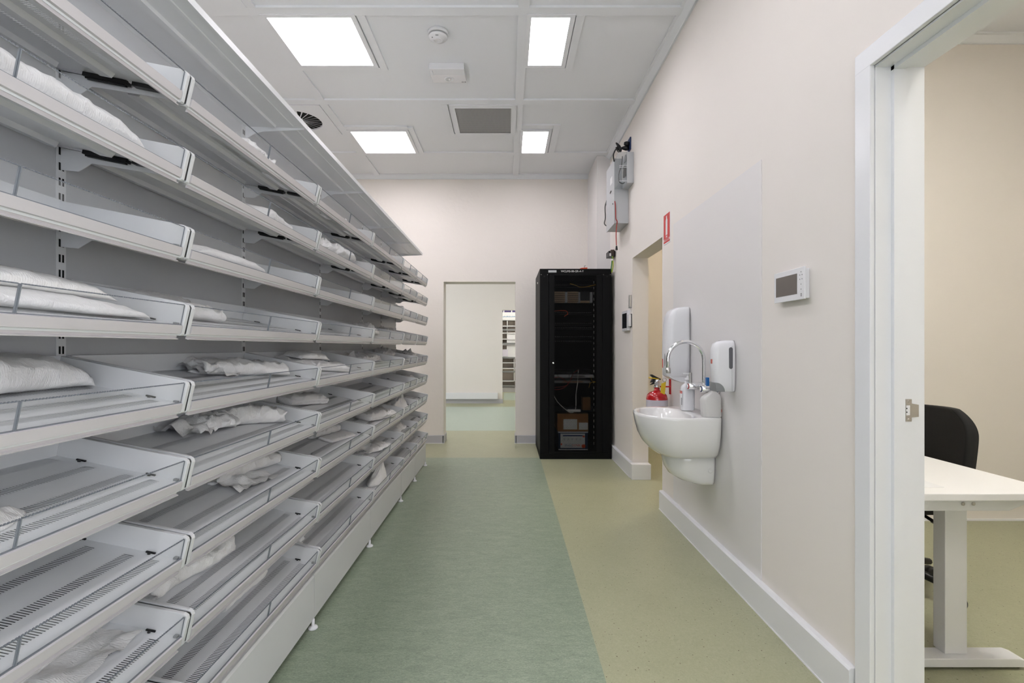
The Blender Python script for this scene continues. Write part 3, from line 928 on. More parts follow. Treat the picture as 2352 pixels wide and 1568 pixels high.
def bag(bay, row, y, u, L, W, H, rot, kind, desc, flap=None, lift=0.0):
    r = 'ABCDEFGHI'.index(row)
    zb = ROWZ[r] + .0113
    seed = (bay * 31 + r * 7 + int(y * 100)) % 97 + 1
    me = bag_mesh(L, W, H, kind, seed).mesh('plastic_bag', M_FILM)
    o = bpy.data.objects.new('plastic_bag', me); COL.objects.link(o)
    M0 = Matrix.Translation((XBK, 0, zb)) @ Matrix.Rotation(TILT, 4, 'Y') @ Matrix.Translation((u, y, .0005 + lift)) @ Matrix.Rotation(math.radians(rot), 4, 'Z')
    o.matrix_world = M0
    where = f'{ROWN[r]} tray from the top' if 0 < r < 8 else f'{ROWN[r]} tray'
    tag(o, f'{desc} in {BAYN[bay]}, {where}', 'plastic bag', 'white plastic bags on the shelving trays')
    if flap:
        fw, fl, fx, fy, fh = flap
        fo = bpy.data.objects.new('loose_film', flap_mesh(fw, fl, seed, fh).mesh('loose_film', M_FILM)); COL.objects.link(fo)
        fo.parent = o; fo.location = (fx, fy, -lift)
    return o
bag(1, 'A', 1.80, .20, .34, .14, .050, 6, 'crumple', 'crumpled white bag')
bag(2, 'A', 2.80, .20, .26, .13, .045, -5, 'crumple', 'crumpled white bag')
bag(0, 'B', 0.92, .20, .62, .18, .058, 0, 'pillow', 'long plump white bag')
bag(1, 'B', 1.96, .20, .36, .16, .050, 8, 'pillow', 'white bag slumped forward')
bag(2, 'B', 2.60, .22, .50, .15, .060, 0, 'crumple', 'spiky crumpled bag')
bag(1, 'C', 1.62, .22, .46, .15, .030, 3, 'pillow', 'flat folded white bag')
bag(4, 'C', 4.30, .22, .28, .14, .060, 0, 'crumple', 'small crumpled bag')
bag(0, 'D', 0.93, .19, .60, .20, .034, 2, 'pillow', 'lower flat white bag')
bag(0, 'D', 0.90, .16, .54, .18, .036, -3, 'pillow', 'upper flat white bag', lift=.034)
bag(1, 'D', 1.52, .055, .34, .07, .060, 0, 'roll', 'ribbed film roll at the back')
bag(1, 'D', 1.50, .175, .30, .10, .050, -6, 'roll', 'short white roll at the front')
bag(2, 'D', 2.42, .12, .26, .10, .046, 5, 'roll', 'short white roll')
bag(3, 'D', 3.62, .12, .50, .14, .062, 0, 'crumple', 'crumpled translucent bag')
bag(4, 'D', 4.36, .10, .34, .13, .062, 0, 'crumple', 'crumpled translucent bag')
bag(0, 'E', 0.95, .080, .62, .135, .078, 4, 'pillow', 'large plump ribbed white bag')
bag(1, 'E', 1.93, .135, .40, .10, .058, -20, 'roll', 'folded white film roll', flap=(.16, .16, -.02, -.14, .05))
bag(2, 'E', 2.55, .12, .24, .15, .046, -30, 'stack', 'lower folded bag of the stack')
bag(2, 'E', 2.62, .21, .24, .12, .044, -25, 'stack', 'front folded bag of the stack')
bag(2, 'E', 2.56, .125, .22, .12, .034, -18, 'pillow', 'upper folded bag of the stack', lift=.048)
bag(3, 'E', 3.70, .12, .42, .14, .048, -12, 'crumple', 'soft crumpled bag', flap=(.15, .18, -.03, -.2, .06))
bag(4, 'E', 4.28, .10, .34, .13, .075, 0, 'crumple', 'peaked crumpled bag')
bag(5, 'E', 4.98, .18, .28, .14, .070, 10, 'crumple', 'peaked crumpled bag')
bag(0, 'F', 0.84, .20, .26, .14, .050, 0, 'mound', 'small heap of white film')
bag(1, 'F', 1.80, .075, .22, .11, .050, -12, 'crumple', 'crumpled white bag at the back', flap=(.14, .16, 0, -.10, .06))
bag(1, 'F', 1.99, .130, .28, .082, .070, -26, 'roll', 'loose white bag roll in front')
bag(2, 'F', 2.62, .085, .28, .11, .052, -18, 'stack', 'layered fold of white bags')
bag(5, 'F', 4.93, .18, .34, .17, .035, 0, 'mound', 'flat sheet of white film')
bag(1, 'G', 1.985, .110, .38, .070, .064, -8, 'roll', 'white film roll', flap=(.15, .24, .06, -.08, .03))
bag(2, 'G', 2.84, .115, .26, .06, .056, -10, 'roll', 'thin white film roll')
bag(2, 'G', 2.84, .200, .26, .09, .022, -12, 'stack', 'flat fold of white film')
bag(3, 'G', 3.66, .190, .38, .16, .060, -14, 'stack', 'white bundle with a twisted tuft', flap=(.10, .10, -.05, -.10, .12))
bag(4, 'G', 4.36, .190, .34, .20, .105, 0, 'mound', 'tall tent of white film')
bag(0, 'H', 1.12, .120, .34, .072, .062, 3, 'roll', 'smooth white film roll', flap=(.12, .26, .07, 0, .02))
bag(1, 'H', 1.56, .165, .36, .075, .070, -5, 'roll', 'ribbed white film roll', flap=(.14, .26, -.09, 0, .02))
bag(3, 'H', 3.78, .110, .28, .06, .05, -8, 'roll', 'thin white film roll')
bag(3, 'H', 3.58, .215, .38, .14, .030, -10, 'crumple', 'flat crumpled bag', flap=(.14, .16, -.05, -.16, .05))
bag(4, 'H', 4.32, .190, .40, .15, .055, 0, 'crumple', 'crumpled translucent bag')
bag(1, 'I', 1.84, .165, .26, .070, .052, -3, 'roll', 'thin white film roll', flap=(.10, .22, -.06, 0, .012))
bag(2, 'I', 2.36, .150, .22, .10, .095, 20, 'crumple', 'crumpled white bag standing up')
bag(3, 'I', 3.50, .250, .34, .11, .125, 0, 'mound', 'tall crumpled bag')

# ------------------------------------------------------------------ server rack
RX0, RX1, RY0, RY1, RZ = 0.361, 1.155, 5.49, 6.30, 2.105
rk = root('server_rack', ((RX0 + RX1) / 2, (RY0 + RY1) / 2, 0), 'tall black server rack with mesh door in the far corner', 'server rack')
ob('side_panel', MB().box(RX0, RX0 + .012, RY0 + .03, RY1, .03, RZ), M_RACK, rk, .002)
ob('side_panel', MB().box(RX1 - .012, RX1, RY0 + .03, RY1, .03, RZ), M_RACK, rk, .002)
ob('rear_panel', MB().box(RX0 + .012, RX1 - .012, RY1 - .012, RY1, .03, RZ), M_RACK, rk)
ob('roof', MB().box(RX0 + .012, RX1 - .012, RY0 + .03, RY1 - .012, RZ - .03, RZ), M_RACK, rk)
ob('top_fascia', MB().box(RX0, RX1, RY0, RY0 + .03, 2.045, RZ), M_RACK, rk, .003)
ob('base_plinth', MB().box(RX0, RX1, RY0, RY1, 0, .062), M_RACK, rk, .002)
ob('front_post', MB().box(RX0, RX0 + .098, RY0, RY0 + .03, .064, 2.043), M_RACK, rk, .003)
ob('front_post', MB().box(RX1 - .102, RX1, RY0, RY0 + .03, .064, 2.043), M_RACK, rk, .003)
dx0, dx1 = RX0 + .101, RX1 - .105
wx0_, wx1_, wz0_, wz1_ = 0.522, 0.985, .085, 2.03
dr = ob('door', MB().box(dx0, wx0_, RY0 - .008, RY0 + .015, .066, 2.041).box(wx1_, dx1, RY0 - .008, RY0 + .015, .066, 2.041)
        .box(wx0_, wx1_, RY0 - .008, RY0 + .015, .066, wz0_).box(wx0_, wx1_, RY0 - .008, RY0 + .015, wz1_, 2.041), M_RACK, rk, .002)
ob('mesh_panel', MB().add([(wx0_, RY0 - .002, wz0_), (wx1_, RY0 - .002, wz0_), (wx1_, RY0 - .002, wz1_), (wx0_, RY0 - .002, wz1_)], [(0, 1, 2, 3)]), M_PERF, dr)
ob('lock', MB().lathe([(.012, 0), (.012, -.008), (.006, -.012)], (.508, RY0 - .008, 1.063), 'y', 14), M_CHROME, dr)
for x in (RX0 + .05, RX1 - .05):
    ob('bolt_hole', MB().lathe([(.009, 0), (.009, -.002)], (x, RY0, 2.02), 'y', 10), M_SLOT, rk)
for x in (RX0 + .015, RX0 + .085, RX1 - .09, RX1 - .015):
    ob('screw', MB().lathe([(.004, 0), (.003, -.003)], (x, RY0, 2.04), 'y', 8), M_STEEL, rk)
ob('side_lock', MB().lathe([(.010, 0), (.010, -.012)], (RX0, 5.80, 1.985), 'x', 12), M_STEEL, rk)
ob('asset_label', MB().box(.455, .545, RY0 - .001, RY0, 2.064, 2.088), M_GREYBOX, rk)
text('rack_lettering', 'WCLMS-08-GR-A-Y', .030, M_PAPER, rk, (.72, RY0 - .0008, 2.076), ROT_NEGY)
ob('mounting_rail', MB().box(.965, .975, RY0 + .06, RY0 + .09, .1, 2.0), M_RACK, rk)
rl = MB()
z = .15
while z < 1.98:
    rl.box(.966, .972, RY0 + .0585, RY0 + .06, z, z + .028)
    z += .062
ob('rail_mark', rl, M_CABLEW, rk, kind='stuff')
# units fitted in the rack
def unit(x0, x1, z0, z1, m_, name='rack_unit', d=.3):
    return ob(name, MB().box(x0, x1, RY0 + .07, RY0 + .07 + d, z0, z1), m_, rk, .002)
for z in (1.93, 1.62, 1.50, 1.45, 1.35, 1.30):
    u_ = unit(.52, .965, z - .016, z + .016, M_RACK, 'patch_panel', .1)
    pm = MB()
    for k in range(24):
        x = .535 + k * .0175
        pm.box(x, x + .008, RY0 + .068, RY0 + .07, z + .002, z + .007)
    ob('port_row', pm, M_CABLEG if z > 1.7 else M_ABSG, u_, kind='stuff')
for k, x in enumerate((.525, .675)):
    u_ = unit(x, x + .125, 1.74, 1.86, M_BEIGE, 'terminal_block', .1)
    for j in range(5):
        ob('terminal_row', MB().box(x + .004, x + .121, RY0 + .066, RY0 + .07, 1.748 + j * .022, 1.754 + j * .022), M_BROWN, u_)
for x in (.645, .79, .928):
    unit(x, x + .028, 1.735, 1.855, M_GREYBOX, 'label_column', .05)
unit(.818, .925, 1.765, 1.86, M_BLACK, 'cover', .1)
unit(.818, .925, 1.735, 1.758, M_BEIGE, 'terminal_block', .05)
unit(.53, .965, .945, .98, M_RACK, 'switch_unit', .3)
unit(.522, .69, .895, .93, M_GREYBOX, 'switch_unit', .3)
u_ = unit(.70, .965, .895, .93, M_GREYBOX, 'switch_unit', .3)
pm = MB()
for k in range(12):
    pm.box(.715 + k * .013, .724 + k * .013, RY0 + .067, RY0 + .07, .903, .922)
ob('port_row', pm, M_BROWN, u_, kind='stuff')
u_ = unit(.53, .93, .835, .865, M_ABSG, 'switch_unit', .3)
pm = MB()
for k in range(18):
    pm.box(.62 + k * .013, .629 + k * .013, RY0 + .067, RY0 + .07, .842, .858)
ob('port_row', pm, M_CARD, u_, kind='stuff')
ob('rack_shelf', MB().box(.40, 1.11, RY0 + .07, RY0 + .6, .505, .515), M_RACK, rk)
def rack_cable(name, pts, m_, r=.0035):
    ps = []
    P = [Vector(p) for p in pts]
    P = [P[0]] + P + [P[-1]]
    for i in range(1, len(P) - 2):
        for s in range(6):
            t_ = s / 6
            a, b, c_, d = P[i - 1], P[i], P[i + 1], P[i + 2]
            ps.append(.5 * ((2 * b) + (c_ - a) * t_ + (2 * a - 5 * b + 4 * c_ - d) * t_ ** 2 + (3 * b - a - 3 * c_ + d) * t_ ** 3))
    ps.append(P[-1])
    return ps
def cable_part(parent, name, pts, m_, r=.0035):
    return ob(name, MB().tube(rack_cable(name, pts, m_), r, 7), m_, parent)
yc = RY0 + .045
cable_part(rk, 'yellow_cable', [(.70, yc, 1.945), (.77, yc, 1.925), (.80, yc, 1.91), (.86, yc, 1.908), (.92, yc, 1.918), (.985, yc, 1.935)], M_CABLEYL, .004)
cable_part(rk, 'orange_cable', [(.522, yc, 1.64), (.60, yc, 1.645), (.66, yc, 1.64), (.675, yc, 1.61), (.635, yc, 1.58)], M_ORANGE, .004)
cable_part(rk, 'red_cable', [(.522, yc, .895), (.58, yc, .905), (.64, yc, .87), (.68, yc, .83), (.63, yc, .80), (.522, yc, .79)], M_CABLER)
cable_part(rk, 'red_cable', [(.80, yc, .985), (.74, yc, .95), (.70, yc, .86), (.64, yc, .79), (.56, yc, .765), (.522, yc, .77)], M_CABLER)
cable_part(rk, 'green_cable', [(.55, yc, .94), (.60, yc, .885), (.68, yc, .87), (.73, yc, .93), (.745, yc, .985)], mat('dark_green_cable', srgb(28, 84, 66), .5))
cable_part(rk, 'white_cable', [(.795, yc, .99), (.785, yc, .84), (.768, yc, .72), (.765, yc, .56), (.74, yc, .515), (.70, yc, .51), (.63, yc, .56), (.56, yc, .63), (.522, yc, .70)], M_CABLEW, .0045)
cable_part(rk, 'yellow_cable', [(.93, yc, .91), (.95, yc, .86), (.985, yc, .85), (.93, yc, .84), (.91, yc, .78)], M_CABLEYL, .003)
# loose things standing inside the rack
pw = thing('power_strip', MB().box(.675, .82, RY0 + .05, RY0 + .1, .516, .54), M_PAPER, 'white power strip on the shelf inside the server rack', 'power strip', .004)
bx = root('cardboard_carton', (.73, RY0 + .25, .288), 'brown cardboard carton inside the server rack, topmost of two', 'box')
ob('carton', MB().box(.562, .91, RY0 + .08, RY0 + .45, .292, .492), M_CARD, bx, .003)
ob('paper_label', MB().box(.63, .785, RY0 + .0795, RY0 + .08, .315, .43), M_PAPER, bx)
ob('paper_label', MB().box(.805, .905, RY0 + .0795, RY0 + .08, .312, .392), M_PAPER, bx)
bz = root('printed_carton', (.735, RY0 + .25, .062), 'navy and white printed carton at the bottom of the server rack', 'box')
ob('carton', MB().box(.575, .905, RY0 + .08, RY0 + .45, .085, .290), mat('navy_carton', srgb(22, 50, 84), .6), bz, .003)
ob('lid_edge', MB().box(.57, .908, RY0 + .077, RY0 + .08, .278, .290), M_PAPER, bz)
ob('lid_edge', MB().box(.575, .905, RY0 + .077, RY0 + .08, .085, .095), M_PAPER, bz)
ob('print_panel', MB().box(.598, .872, RY0 + .0785, RY0 + .08, .108, .268), M_PAPER, bz)
ob('print_band', MB().box(.625, .845, RY0 + .078, RY0 + .0785, .238, .252), M_NAVY, bz)
text('print_lettering', 'ZONE', .034, M_NAVY, bz, (.69, RY0 + .0775, .138), (math.pi / 2, math.pi, 0))
text('print_lettering', 'BRAN', .034, M_ORANGE, bz, (.775, RY0 + .0775, .138), (math.pi / 2, math.pi, 0))
for (x, z, r) in ((.858, .236, .012), (.856, .128, .022), (.608, .150, .011)):
    ob('print_dot', MB().lathe([(r, 0), (r, -.0006)], (x, RY0 + .0783, z), 'y', 16), M_ORANGE, bz)
for k in range(5):
    ob('print_icon', MB().box(.635 + k * .045, .648 + k * .045, RY0 + .078, RY0 + .0785, .195, .215), M_ABSG, bz)
thing('small_carton', MB().box(.865, .955, RY0 + .2, RY0 + .3, .515, .66), M_CARD, 'small dark brown carton on the shelf inside the server rack', 'box', .002)
thing('plastic_sleeve', MB().loft([[(.70 + .075 * math.cos(a) * k, RY0 + .2 + .05 * math.sin(a) * k, .5155 + h + .012 * (1 - k) * nz((a * 2, k * 3, 1))) for a in [2 * math.pi * q / 18 for q in range(18)]] for k, h in ((1, 0), (.95, .018), (.7, .035), (.3, .045))]), mat('smoky_film', srgb(70, 72, 76), .25),
      'crumpled clear plastic sleeve on the shelf inside the server rack', 'plastic bag')
rt = root('red_tool', (.86, 5.6, RZ), 'small red clip lying on top of the server rack', 'clip')
ob('body', MB().prism([(.815, RZ), (.90, RZ), (.90, RZ + .028), (.84, RZ + .024), (.815, RZ + .016)], 1, 5.57, 5.62), M_ORANGE, rt, .003)
ob('pin', MB().tube([(.87, 5.595, RZ + .026), (.87, 5.595, RZ + .05), (.885, 5.595, RZ + .05)], .003, 6), M_CABLEG, rt)

# ------------------------------------------------------------------ control boxes and cables on the right wall
cb = root('control_box', (1.122, 5.06, 2.454), 'pale grey control cabinet mounted high on the right wall', 'control box')
ob('cabinet', MB().box(1.056, XR, 4.876, 5.25, 2.454, 3.09), M_GREYBOX, cb, .004)
ob('cover', MB().box(1.050, 1.056, 4.872, 5.254, 2.45, 3.094), M_GREYBOX, cb, .002)
ob('latch', MB().box(1.046, 1.050, 5.0, 5.06, 2.80, 2.815), M_BLACK, cb)
ob('lock', MB().lathe([(.007, 0), (.007, -.004)], (1.05, 4.93, 2.66), 'x', 10), M_BLACK, cb)
ob('nameplate', MB().box(1.0495, 1.050, 4.96, 5.06, 2.88, 2.95), M_PAPER, cb)
ob('side_knob', MB().box(1.046, 1.056, 5.25, 5.262, 2.74, 2.79), M_ABSG, cb)
ob('loop_cable', MB().tube(rack_cable('', [(1.06, 5.255, 2.80), (1.045, 5.30, 2.74), (1.048, 5.30, 2.62), (1.040, 5.31, 2.56), (1.06, 5.29, 2.53), (1.075, 5.255, 2.53)], None), .006, 7), M_CABLEG, cb)
tb = root('terminal_box', (1.12, 4.78, 2.785), 'clear fronted terminal box with wires beside the grey control cabinet', 'terminal box')
ob('back_half', MB().box(1.128, XR, 4.673, 4.868, 2.785, 3.078), M_GREYBOX, tb, .003)
ob('clear_cover', MB().box(1.052, 1.128, 4.673, 4.868, 2.785, 3.078), M_CLEARB, tb)
for z in (2.80, 2.93, 2.945):
    ob('rail', MB().box(1.055, 1.128, 4.672, 4.676, z, z + .004), M_TRIM, tb)
ob('relay', MB().box(1.108, 1.126, 4.70, 4.76, 2.86, 2.96), M_BLACK, tb, .002)
ob('relay', MB().box(1.118, 1.127, 4.70, 4.76, 3.0, 3.06), M_ABSG, tb, .002)
ob('wire', MB().tube(rack_cable('', [(1.10, 4.74, 3.06), (1.09, 4.74, 2.96), (1.068, 4.74, 2.90), (1.07, 4.74, 2.82), (1.10, 4.74, 2.80), (1.12, 4.74, 2.81)], None), .004, 7), M_CABLEB, tb)
ob('wire', MB().tube(rack_cable('', [(1.10, 4.72, 2.93), (1.095, 4.72, 2.88), (1.098, 4.72, 2.82)], None), .003, 7), M_CABLEW, tb)
po = root('power_outlet', (XR, 4.82, 3.15), 'blue power outlet with a black plug high on the right wall', 'power outlet')
ob('face_plate', MB().box(XR - .012, XR, 4.77, 4.87, 3.14, 3.26), M_NAVY, po, .003)
ob('plug', MB().lathe([(.022, 0), (.024, -.03), (.016, -.055), (.008, -.075)], (XR - .012, 4.82, 3.17), 'x', 14), M_BLACK, po)
ob('plug', MB().lathe([(.020, 0), (.022, -.03), (.014, -.05)], (XR - .012, 4.80, 3.205), 'x', 14), M_BLACK, po)
ob('flex', MB().tube(rack_cable('', [(1.115, 4.82, 3.168), (1.08, 4.82, 3.18), (1.06, 4.82, 3.165), (1.04, 4.83, 3.13), (1.035, 4.84, 3.10), (1.05, 4.875, 3.06)], None), .006, 8), M_CABLEB, po)
for k in range(6):
    a = k * 1.05
    ob('cable_coil', MB().tube(rack_cable('', [(1.10, 4.80, 3.13), (1.08 + .02 * math.cos(a), 4.79, 3.15 + .03 * math.sin(a)), (1.06 + .015 * math.cos(a * 2), 4.80, 3.19 + .025 * math.sin(a)), (1.09, 4.81, 3.15)], None), .005, 6), M_CABLEB, po)
rc = root('hanging_cord', (1.06, 4.86, 2.2), 'thin red cord dangling from the grey control cabinet', 'cord')
ob('cord', MB().tube(rack_cable('', [(1.056, 4.868, 2.67), (1.062, 4.866, 2.60), (1.065, 4.866, 2.50), (1.078, 4.866, 2.47), (1.072, 4.866, 2.42), (1.068, 4.866, 2.34), (1.071, 4.866, 2.235)], None), .0045, 7), M_CABLER, rc)
ob('plug', MB().prism([(1.065, 2.23), (1.076, 2.23), (1.082, 2.19), (1.062, 2.19)], 1, 4.855, 4.876), M_BLACK, rc)
ew = root('earth_terminal', (1.165, 5.46, 2.33), 'brown earth terminal with green and yellow wires above the rack', 'terminal')
ob('block', MB().box(1.135, 1.175, 5.43, 5.47, 2.235, 2.305), M_BROWN, ew, .004)
ob('mount', MB().box(1.12, XR, 5.47, 5.62, 2.24, 2.30), M_BLACK, ew, .003)
ob('tag_label', MB().box(1.118, 1.136, 5.428, 5.432, 2.235, 2.265), M_PAPER, ew)
ob('wire', MB().tube(rack_cable('', [(1.148, 5.44, 2.238), (1.150, 5.44, 2.20), (1.145, 5.44, 2.14), (1.142, 5.45, 2.10), (1.15, 5.47, 2.07)], None), .006, 7), M_CABLEGR, ew)
ob('wire', MB().tube(rack_cable('', [(1.156, 5.44, 2.238), (1.158, 5.44, 2.19), (1.160, 5.44, 2.13), (1.156, 5.45, 2.09), (1.152, 5.47, 2.06)], None), .006, 7), M_CABLEY, ew)
ob('sleeve', MB().tube([(1.152, 5.44, 2.205), (1.153, 5.44, 2.185)], .010, 8), M_PAPER, ew)

# small devices by the second doorway
ac = root('access_panel', (1.176, 4.93, 1.40), 'white wall tablet with dark screen beside the server rack', 'wall panel')
ob('body', MB().box(1.164, XR, 4.805, 5.04, 1.40, 1.598), M_ABS, ac, .004)
ob('screen', MB().box(1.1632, 1.164, 4.838, 5.02, 1.425, 1.572), M_SCREENB, ac)
ob('button', MB().lathe([(.004, 0), (.004, -.0008)], (1.164, 4.93, 1.411), 'x', 10), M_ABSG, ac)
cr_ = root('card_reader', (1.17, 4.77, 1.43), 'small white card reader right of the wall tablet', 'card reader')
ob('body', MB().box(1.160, 1.186, 4.742, 4.80, 1.437, 1.552), M_ABS, cr_, .004)
ob('back_plate', MB().box(1.186, XR, 4.738, 4.802, 1.432, 1.557), M_BLACK, cr_, .001)
sw_ = root('door_sensor', (1.17, 4.77, 1.62), 'slim grey door sensor strip above the card reader', 'sensor')
ob('body', MB().box(1.172, XR, 4.755, 4.785, 1.622, 1.74), M_STEEL, sw_, .004)
ob('cap', MB().box(1.170, XR, 4.752, 4.788, 1.612, 1.622), M_ABSG, sw_, .002)

# extinguisher sign
sg = root('extinguisher_sign', (XR, 3.70, 2.01), 'red and white fire extinguisher sign above the doorway corner', 'sign')
xs_ = XR - .003
ob('plate', MB().box(xs_, XR, 3.625, 3.775, 2.008, 2.235), M_PAPER, sg)
ob('red_field', MB().box(xs_ - .0006, xs_, 3.630, 3.770, 2.018, 2.231), M_REDS, sg)
ob('pictogram', MB().prism([(3.682, 2.075), (3.722, 2.075), (3.722, 2.185), (3.712, 2.195), (3.708, 2.205), (3.716, 2.212), (3.690, 2.218), (3.694, 2.205), (3.690, 2.195), (3.682, 2.185)], 0, xs_ - .0012, xs_ - .0006), M_PAPER, sg)
ob('white_band', MB().box(xs_ - .0010, xs_ - .0006, 3.631, 3.769, 2.032, 2.048), mat('pale_pink_print', srgb(232, 196, 196), .6), sg)
text('sign_lettering', 'FIRE', .020, M_PAPER, sg, (xs_ - .0010, 3.70, 2.061), ROT_NEGX)
text('sign_lettering', 'EXTINGUISHER', .0155, M_REDS, sg, (xs_ - .0013, 3.70, 2.040), ROT_NEGX)

# fire extinguisher
EX, EY, EZ = 1.092, 3.62, .535
fe = root('fire_extinguisher', (EX, EY, EZ), 'red fire extinguisher hung by the second doorway behind the basin', 'fire extinguisher')
ob('cylinder', MB().lathe([(.055, 0), (.070, .004), (.076, .014), (.076, .33), (.070, .355), (.050, .376), (.026, .386), (.020, .390), (.020, .412)], (EX, EY, EZ), 'z', 32), M_RED, fe)
ob('white_band', MB().lathe([(.0766, .245), (.0766, .322)], (EX, EY, EZ), 'z', 32, cap=False), mat('band_white', srgb(212, 206, 214), .5), fe)
lb = MB()
for k in range(8):
    a0, a1 = math.radians(205 + k * 16), math.radians(205 + (k + 1) * 16)
    lb.add([(EX + .0768 * math.cos(a), EY + .0768 * math.sin(a), EZ + z_) for a, z_ in ((a0, .06), (a1, .06), (a1, .225), (a0, .225))], [(0, 1, 2, 3)], 0, True)
ob('instruction_label', lb, mat('label_red', srgb(178, 30, 36), .5), fe)
for z_ in (.075, .105, .135, .165, .195, .21):
    lb = MB()
    for k in range(5):
        a0, a1 = math.radians(225 + k * 13), math.radians(225 + (k + 1) * 13)
        lb.add([(EX + .0771 * math.cos(a), EY + .0771 * math.sin(a), EZ + q) for a, q in ((a0, z_), (a1, z_), (a1, z_ + .004), (a0, z_ + .004))], [(0, 1, 2, 3)], 0, True)
    ob('label_line', lb, mat('label_pink', srgb(220, 170, 172), .5), fe)
lb = MB()
for k in range(2):
    a0, a1 = math.radians(192 + k * 11), math.radians(192 + (k + 1) * 11)
    lb.add([(EX + .0772 * math.cos(a), EY + .0772 * math.sin(a), EZ + q) for a, q in ((a0, .05), (a1, .05), (a1, .222), (a0, .222))], [(0, 1, 2, 3)], 0, True)
ob('white_label', lb, M_PAPER, fe)
ob('valve', MB().lathe([(.022, .405), (.024, .42), (.018, .43), (.018, .45), (.024, .455), (.02, .47)], (EX, EY, EZ), 'z', 16), M_CHROME, fe)
ob('handle', MB().prism([(EX - .05, EZ + .445), (EX - .005, EZ + .455), (EX + .03, EZ + .47), (EX - .01, EZ + .49), (EX - .038, EZ + .505), (EX - .052, EZ + .502), (EX - .03, EZ + .478)], 1, EY - .014, EY + .014), M_BLACK, fe, .003)
ob('lever', MB().prism([(EX - .05, EZ + .428), (EX + .0, EZ + .44), (EX + .02, EZ + .455), (EX - .02, EZ + .452)], 1, EY - .012, EY + .012), M_BLACK, fe, .002)
ob('safety_pin', MB().tube([(EX - .065, EY - .016, EZ + .482), (EX - .02, EY - .016, EZ + .476), (EX + .01, EY - .016, EZ + .47)], .004, 6), M_YEL, fe)
ob('pin_ring', MB().tube([(EX + .05 + .014 * math.cos(a), EY - .016, EZ + .466 + .014 * math.sin(a)) for a in [k * .524 for k in range(13)]], .003, 6, cap=False), M_STEEL, fe)
ob('gauge', MB().lathe([(.014, 0), (.014, -.012)], (EX - .012, EY - .018, EZ + .44), 'y', 14), M_CHROME, fe)
ob('inspection_tag', MB().add([(EX + .008, EY - .05, EZ + .345), (EX + .042, EY - .05, EZ + .365), (EX + .052, EY - .045, EZ + .455), (EX + .018, EY - .045, EZ + .44),
                               (EX + .008, EY - .051, EZ + .345), (EX + .042, EY - .051, EZ + .365), (EX + .052, EY - .046, EZ + .455), (EX + .018, EY - .046, EZ + .44)], [(0, 1, 2, 3), (7, 6, 5, 4)]), M_YEL, fe)
ob('wall_bracket', MB().box(XR - .008, XR, EY - .012, EY + .012, EZ + .36, EZ + .51).box(EX + .02, XR - .004, EY - .005, EY + .005, EZ + .41, EZ + .42), M_RED, fe)

# ------------------------------------------------------------------ wash basin
BX = XR - .004
BYC = 2.965
NB = 64
def basin_outline(pf, pb, hw, xc, e1=2.2, e2=9.0):
    """closed plan outline; pf reach to the aisle from xc, pb reach to the wall"""
    ring = []
    for k in range(NB):
        a = 2 * math.pi * k / NB
        cx, sy = math.cos(a), math.sin(a)
        A, e = (pf, e1) if cx > 0 else (pb, e2)
        q = (abs(cx / A) ** e + abs(sy / hw) ** e) ** (-1 / e)
        ring.append((xc - cx * q, BYC + sy * q))
    return ring
def ring3(r, z):
    return [(p[0], p[1], z) for p in r]
bs = root('wash_basin', (BX, BYC, .45), 'white ceramic wall-hung wash basin with half pedestal', 'wash basin')
m = MB()
xc = .965
rings = []
for z, pf, hw in ((.612, .05, .165), (.618, .085, .195), (.64, .115, .222), (.68, .150, .245), (.73, .175, .260), (.79, .192, .268), (.835, .200, .272), (.848, .199, .271), (.852, .192, .266)):
    rings.append(ring3(basin_outline(pf, BX - xc, hw, xc, 2.1), z))
rings.append(ring3(basin_outline(.172, .105, .238, xc, 2.1, 3.0), .848))
for z, pf, pb, hw in ((.842, .165, .095, .230), (.80, .15, .08, .21), (.75, .12, .06, .17), (.72, .07, .04, .10), (.715, .02, .02, .02)):
    rings.append(ring3(basin_outline(pf, pb, hw, xc, 2.1, 2.6), z))
m.loft(rings)
ob('bowl', m, M_CERAMIC, bs, weld=False)
ob('drain', MB().lathe([(.022, 0), (.022, .003), (.012, .004)], (xc, BYC, .7165), 'z', 20), M_CHROME, bs)
m = MB(); rings = []
for z, pf, hw in ((.449, .03, .115), (.452, .08, .128), (.465, .13, .138), (.49, .170, .143), (.53, .196, .146), (.58, .208, .147), (.628, .212, .147)):
    rings.append(ring3(basin_outline(pf, .05, hw, BX - .05, 2.5), z))
m.loft(rings)
ob('half_pedestal', m, M_CERAMIC, bs)
ob('screw_cover', MB().lathe([(.012, 0), (.012, -.004), (.009, -.005)], (BX - .035, BYC - .145, .535), 'y', 18), M_CERAMIC, bs)

